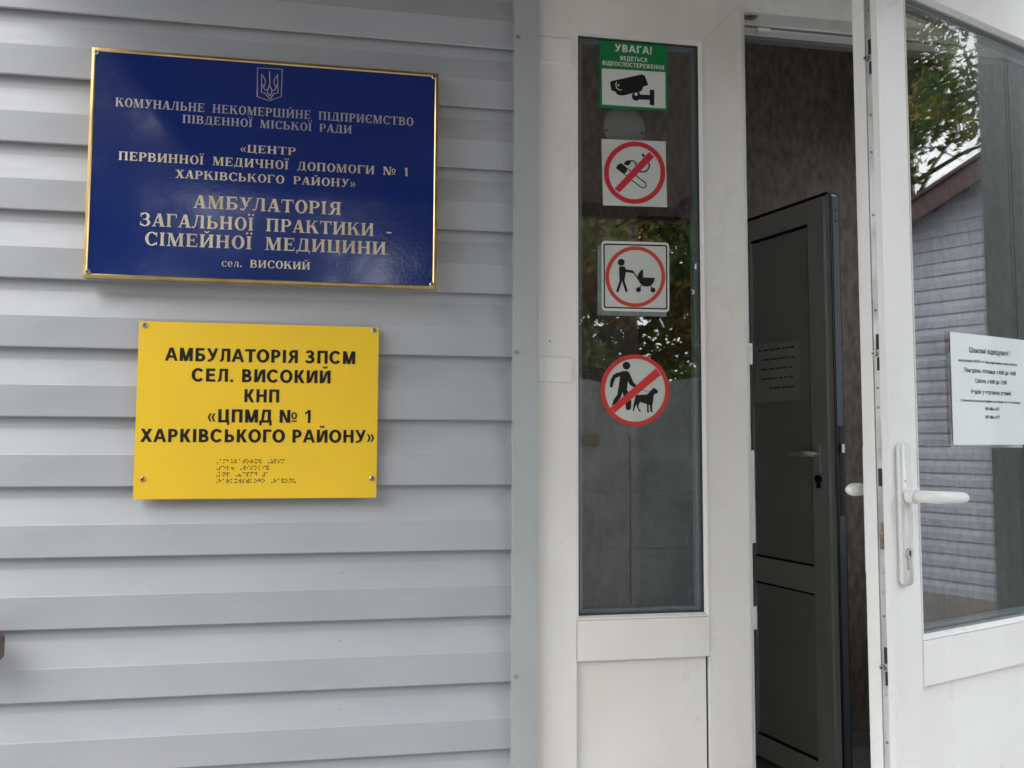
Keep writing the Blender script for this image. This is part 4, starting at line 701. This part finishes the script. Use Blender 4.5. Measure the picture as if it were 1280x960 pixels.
# ============================================================ STICKERS ON THE FIXED GLASS
def sticker(key, name, label, partnames, thick=.0004):
    its = SHAPES[key]; cx = sum(p[0] for p in its[0][2]) / len(its[0][2]) / 1000; cz = sum(p[1] for p in its[0][2]) / len(its[0][2]) / 1000
    t = thing(name, label, 'sticker', (cx, .0145, cz))
    base = its[0]
    PR(partnames['base'], [(p[0] / 1000, p[1] / 1000) for p in base[2]], .0138, .01445, base[1], t, bev=0)
    bms = {}
    y = .0137
    for i, (k, c, pts, w) in enumerate(its[1:]):
        pn = partnames.get(c, 'print'); bm = bms.setdefault((pn, c, i if c in partnames.get('solo', ()) else 0), bmesh.new())
        P_ = [(p[0] / 1000, p[1] / 1000) for p in pts]; yy = y - .00006 * i
        if k == 'poly': flat(bm, P_, yy)
        elif k == 'line': flat_strip(bm, P_, w / 1000, yy)
        else: flat_ring(bm, P_, w / 1000, yy)
    for (pn, c, _), bm in bms.items(): face_front(obj(pn, bm, c, t))
    return t
st = sticker('cctv', 'camera_warning_sticker', 'green and white video surveillance sticker, topmost on the narrow glass pane', dict(base='green_sheet', white='white_field', black='camera_pictogram'))
bm = bmesh.new()
for t_, x0, x1, z, cap, s_, _ in TEXTS['green']: heavy_line(bm, t_, x0 / 1000, x1 / 1000, z / 1000, cap / 1000, .0135)
face_front(obj('white_lettering', bm, 'white', st))
sticker('smoke', 'no_smoking_sticker', 'square no smoking sticker with crossed out cigarette and lighter in a red ring', dict(base='grey_sheet', black='cigarette_pictogram', red='red_prohibition_ring'))
B_ = thing('film_patch', 'grey film square peeping out behind the pram sticker', 'film', (.45, .0145, 1.55))
PR('film_sheet', [(p[0] / 1000, p[1] / 1000) for p in SHAPES['pramback'][0][2]], .0141, .01448, 'film', B_, bev=0)
sticker('pram', 'pram_sticker', 'square white sticker with rounded corners showing a person pushing a pram in a red ring', dict(base='white_sheet', greywhite='inner_field', redbrown='red_ring', black='pram_pictogram'))
sticker('dog', 'no_dogs_sticker', 'round sticker with red crossed ring over a person walking a dog', dict(base='round_sheet', black='dog_walker_pictogram', red2='red_prohibition_ring'))
bm = bmesh.new(); cyl(bm, (.4329, .0385, 1.8225), .0395, .0015, n=40)
dk = thing('round_disc', 'plain grey round disc stuck inside the glass above the no smoking sticker', 'disc', (.4329, .04, 1.8225)); obj('disc', bm, 'disc_grey', dk)
for dx in (-.034, .034):
    bm = bmesh.new(); cyl(bm, (.4329 + dx, .0375, 1.8150), .002, .001, n=10); obj('pin', bm, 'slot', dk)

# ============================================================ PAPER NOTICE ON THE OPEN LEAF'S GLASS
pn = thing('opening_hours_notice', 'white paper notice with printed opening hours on the glass of the open door', 'notice', (.823, -.222, 0), rotz=radians(TH), local=True)
bm = bmesh.new(); NX, NZ = 12, 8                       # slightly bowed sheet
gv = [[bm.verts.new((.1115 + .2260 * i / NX, .0136 - .0012 * sin(pi * i / NX) * (.4 + .6 * k / NZ), 1.2430 + .1860 * k / NZ)) for k in range(NZ + 1)] for i in range(NX + 1)]
for i in range(NX):
    for k in range(NZ): bm.faces.new((gv[i][k], gv[i + 1][k], gv[i + 1][k + 1], gv[i][k + 1]))
sh = obj('sheet', bm, 'sleeved_paper', pn, smooth=True)
for t_, xl, xr, z, cap in (('Шановні відвідувачі !', .1629, .2835, 1.3975, .0092), ('амбулаторія ЗПСМ сел. Високий змінює графік роботи:', .1320, .3040, 1.3810, .0048),
                      ('Понеділок- п\'ятниця: з 8:00 до 14:00', .1474, .2983, 1.3640, .0074), ('Субота: з 8:00 до 12:00', .1760, .2690, 1.3470, .0074), ('Неділя: у черговому режимі.', .1640, .2830, 1.3285, .0074),
                      ('Отримати талони на прийом до лікаря за телефонами:', .1350, .3100, 1.3145, .0044), ('095-806-1477', .2024, .2448, 1.3010, .0060), ('097-806-1477', .2024, .2448, 1.2870, .0060)):
    bm = bmesh.new(); sans_line(bm, t_, xl, xr, z, cap, 0, bold=.018)
    for v in bm.verts:
        u = (v.co.x - .1115) / .2260; w = (v.co.z - 1.2430) / .1860; v.co.y = .0136 - .0012 * sin(pi * u) * (.4 + .6 * w) - .0003
    face_front(obj('printed_line', bm, 'black', pn))
p2 = thing('notice_ghost', 'pale sheet painting in the ghost reflection of the opening hours notice edge', 'paper', (.823, -.222, 0), rotz=radians(TH), local=True)
B('sheet', .1455, .3600, .0392, .0396, 1.2375, 1.3990, 'paper', p2, 0)  # stands in for the notice edge doubled by reflection in the glass

# ============================================================ BROWN FITTING AT THE LEFT EDGE
kb = thing('wall_bracket', 'brown rounded bracket jutting from the siding at the left edge', 'bracket', (-.56, 0, .937))
PR('bracket_head', rounded_rect(-.5850, .9375, .070, .042, .010), -.050, -.028, 'brown_vinyl', kb, bev=.004, seg=3)
B('bracket_arm', -.610, -.582, -.0285, .004, .926, .949, 'brown_vinyl', kb, .003)
# ============================================================ SURROUNDINGS SEEN IN THE GLASS
# concrete panel fence across the yard
fc = thing('concrete_fence', 'grey precast concrete fence of stacked panels with arched tops, mirrored in the narrow glass', 'fence', (2, -5.6, -.45))
def fence_panel(z0, arched):
    bm = bmesh.new()
    if arched:
        poly = [(0, z0), (1.937, z0)] + [(1.937 * (1 - k / 14), 1.70 + .13 * sin(pi * k / 14)) for k in range(15)]
        prism(bm, poly, 0, .05)
    else: box(bm, 0, 1.937, 0, .05, z0, z0 + .503)
    return bm
fb = {}
for r_, (z0, a) in enumerate(((.270, 0), (.774, 0), (1.279, 1), (-.234, 0))):
    bm = fence_panel(z0, a); bmesh.ops.translate(bm, verts=bm.verts, vec=(0, -5.63, 0))
    fb[r_] = obj('fence_panel', bm, 'fence', fc, bev=.004)
bm = bmesh.new(); box(bm, -.050, .045, -5.76, -5.632, -.45, 1.74); post = obj('fence_post', bm, 'fence', fc, bev=.01)
base = {k: o for k, o in fb.items()}
for n_ in range(-4, 9):
    for o in list(base.values()) + [post]:
        if n_ == -4: o.location = (.27 + n_ * 1.945 + o.location.x, 0 + o.location.y, o.location.z); continue
        c = o.copy(); COL.objects.link(c); c.parent = fc; c.location.x = o.location.x + (n_ + 4) * 1.945
yl = thing('yellow_number_plate', 'small dull yellow plate fixed to the concrete fence', 'plate', (1.82, -5.57, 1.24))
B('plate_sheet', 1.735, 1.915, -5.575, -5.565, 1.19, 1.30, 'ochre', yl, .003)
B('plate_rim', 1.728, 1.922, -5.579, -5.574, 1.183, 1.307, 'grey_gasket', yl, .002)

# neighbouring gabled house, its side wall facing the door
gh = thing('gabled_house', 'grey sided gabled house with brown verge, mirrored in the open door glass', 'house', (6.8, -1.4, -.45))
ang = math.atan2(-.988, .151) + pi / 2        # small turn of its wall
GO = Vector((6.7881, -1.419, 0)); gu = Vector((-.151, .988, 0)).normalized(); gw = Vector((.988, .151, 0))
def GP(a, z, d=0): p = GO + gu * a + gw * d; return (p.x, p.y, z)
def verge(a): return 3.308 + .455 * a if a < 1.9 else 3.308 + .455 * 1.9 - .455 * (a - 1.9)
def gprism(name, poly, d0, d1, mat):
    bm = bmesh.new(); v0 = [bm.verts.new(GP(a, z, d0)) for a, z in poly]; v1 = [bm.verts.new(GP(a, z, d1)) for a, z in poly]; n = len(poly)
    bm.faces.new(v0); bm.faces.new(v1[::-1])
    for i in range(n): bm.faces.new((v0[i], v0[(i + 1) % n], v1[(i + 1) % n], v1[i]))
    return obj(name, bm, mat, gh)
gprism('wall_core', [(-3.1, -.45), (6.9, -.45), (6.9, verge(6.9) - .1), (1.9, verge(1.9) - .1), (-3.1, verge(-3.1) - .1)], .06, 5, 'neighbour_vinyl')
gprism('plinth', [(-3.15, -.45), (6.95, -.45), (6.95, .0), (-3.15, .0)], -.03, .059, 'plinth')
z = .0
while z < 4.1:
    a0, a1 = -3.1, 6.9; zt = min(z + .114, 4.2)
    if verge(a0) < zt: a0 = (zt - 3.308) / .455
    if verge(a1) < zt: a1 = 3.8 - (zt - 3.308) / .455
    if a0 < a1:
        bm = bmesh.new(); sec = [(0, 0), (0, .052), (.012, .100), (.012, .114), (.045, .114), (.045, 0)]
        v0 = [bm.verts.new(GP(a0, z + h, d)) for d, h in sec]; v1 = [bm.verts.new(GP(a1, z + h, d)) for d, h in sec]
        bm.faces.new(v0); bm.faces.new(v1[::-1])
        for i in range(6): bm.faces.new((v0[i], v0[(i + 1) % 6], v1[(i + 1) % 6], v1[i]))
        obj('siding_plank', bm, 'neighbour_vinyl', gh)
    z += .1095
for s_ in ((-3.5, 1.9), (7.3, 1.9)):
    a0, a1 = s_; gprism('verge_board', [(a0, verge(a0) - .17), (a0, verge(a0)), (a1, verge(a1)), (a1, verge(a1) - .17)], -.22, -.19, 'brown_vinyl')
    gprism('roof_slope', [(a0, verge(a0) + .001), (a0, verge(a0) + .03), (a1, verge(a1) + .03), (a1, verge(a1) + .001)], -.25, 5.2, 'brown_vinyl')
    gprism('verge_soffit', [(a0, verge(a0) - .04), (a0, verge(a0) - .001), (a1, verge(a1) - .001), (a1, verge(a1) - .04)], -.189, .06, 'brown_vinyl')

# trees
def leaf_mesh(name, centres, radii, n, size, mat, parent, seed):
    r = np.random.default_rng(seed); C_ = np.asarray(centres); R_ = np.asarray(radii)
    w = R_ ** 2.2; idx = r.choice(len(C_), n, p=w / w.sum())
    d = r.normal(size=(n, 3)); d /= np.linalg.norm(d, axis=1)[:, None]
    pos = C_[idx] + d * (R_[idx] * r.random(n) ** .45)[:, None] * np.array([1.15, 1.15, .75])
    a = r.normal(size=(n, 3)); a /= np.linalg.norm(a, axis=1)[:, None]
    b = np.cross(a, r.normal(size=(n, 3))); b /= np.linalg.norm(b, axis=1)[:, None]
    s = size * (.6 + .8 * r.random(n))[:, None]
    v = np.stack([pos - a * s, pos + b * s * .42, pos + a * s, pos - b * s * .42], 1).reshape(-1, 3)
    off = np.array(ROOT[root_of(parent).name]); v = v - off
    me = bpy.data.meshes.new(name); me.vertices.add(4 * n); me.vertices.foreach_set('co', v.ravel())
    me.loops.add(4 * n); me.loops.foreach_set('vertex_index', np.arange(4 * n)); me.polygons.add(n)
    me.polygons.foreach_set('loop_start', np.arange(0, 4 * n, 4)); me.update(); me.validate()
    me.materials.append(M[mat]); o = bpy.data.objects.new(name, me); COL.objects.link(o); o.parent = parent; return o
def tree(x, y, h, spread, low, n, size, mat, seed, label, clumps=34, cr=.62):
    R = random.Random(seed)
    t = thing('tree', label, 'tree', (x, y, -.45), group='trees around the yard')
    bm = bmesh.new(); lean = R.uniform(-.3, .3); top = Vector((x + lean, y + R.uniform(-.3, .3), h * .86)); bot = Vector((x, y, -.5))
    tube(bm, [bot, bot.lerp(top, .3) + Vector((.08, 0, 0)), bot.lerp(top, .65), top], [.17, .13, .08, .02], 9)
    obj('trunk', bm, 'bark', t, smooth=True)
    bm = bmesh.new(); cs, rs = [], []
    for i in range(clumps):
        f = (i + .5) / clumps; z = low + (h - low) * f; a = R.uniform(0, 2 * pi)
        prof_ = max(.22, sin(pi * min(1, .18 + f * .80)) ** .6); rad = spread * prof_ * R.uniform(.35, 1)
        c = Vector((x + rad * cos(a), y + rad * sin(a), z + R.uniform(-.2, .2)))
        o_ = bot.lerp(top, max(.12, min(.95, (z + .5 - .8) / (h * .9))))
        tube(bm, [o_, o_.lerp(c, .5) + Vector((0, 0, .12)), c], [.045, .028, .010], 6)
        for q in range(3):
            e = c + Vector((R.gauss(0, .4), R.gauss(0, .4), R.gauss(.1, .3))); tube(bm, [o_.lerp(c, .7) + Vector((0, 0, .08)), e], [.014, .005], 5)
        cs.append(c[:]); rs.append(cr * R.uniform(.6, 1.25))
    obj('limbs', bm, 'bark', t, smooth=True)
    leaf_mesh('crown', cs, rs, int(n * 1.3), size, mat, t, seed)
spec = [(-.4, -8.2, 5.6, 1.7, .6, 9000, .075, 'leaf_a', 'broad green tree behind the fence, farthest left of the row'),
        (1.6, -7.3, 4.6, 1.5, .5, 10000, .07, 'leaf_b', 'low orange tinged tree behind the fence opposite the narrow glass'),
        (3.1, -8.4, 5.8, 1.6, .6, 10000, .075, 'leaf_a', 'dark green tree behind the fence opposite the door'),
        (4.4, -7.2, 4.4, 1.5, .5, 9000, .07, 'leaf_a', 'low bushy green tree by the fence near the gabled house'),
        (2.4, -10.5, 6.4, 2.4, .8, 9000, .09, 'leaf_b', 'tall yellowing tree standing back from the fence'),
        (13.0, -3.2, 8.2, 2.0, 2.6, 7200, .075, 'leaf_a', 'tall open crowned green tree beyond the gabled house'),
        (13.5, -.6, 5.4, 1.6, 2.2, 6800, .07, 'leaf_b', 'small rusty leaved tree just over the gabled roof'),
        (14.6, -5.6, 9.0, 2.2, 2.0, 7200, .075, 'leaf_a', 'big green tree at the far corner of the gabled house'),
        (-2.6, -8.0, 6.2, 2.0, .5, 9000, .085, 'leaf_a', 'leafy tree behind the fence facing the blue plaque'),
        (-5.2, -8.6, 5.5, 2.2, .5, 9000, .09, 'leaf_b', 'orange and green tree left of the yard facing the plaques'),
        (-8.2, -9.0, 7.0, 2.6, .5, 9000, .10, 'leaf_a', 'big green tree farthest left across the yard')]
for i, (x, y, h, sp_, low, n, sz, mt, lab) in enumerate(spec): tree(x, y, h, sp_, low, n, sz, mt, 11 + i * 7, lab, clumps=30 if x < 9 else 27, cr=.62 if x < 9 else .66)
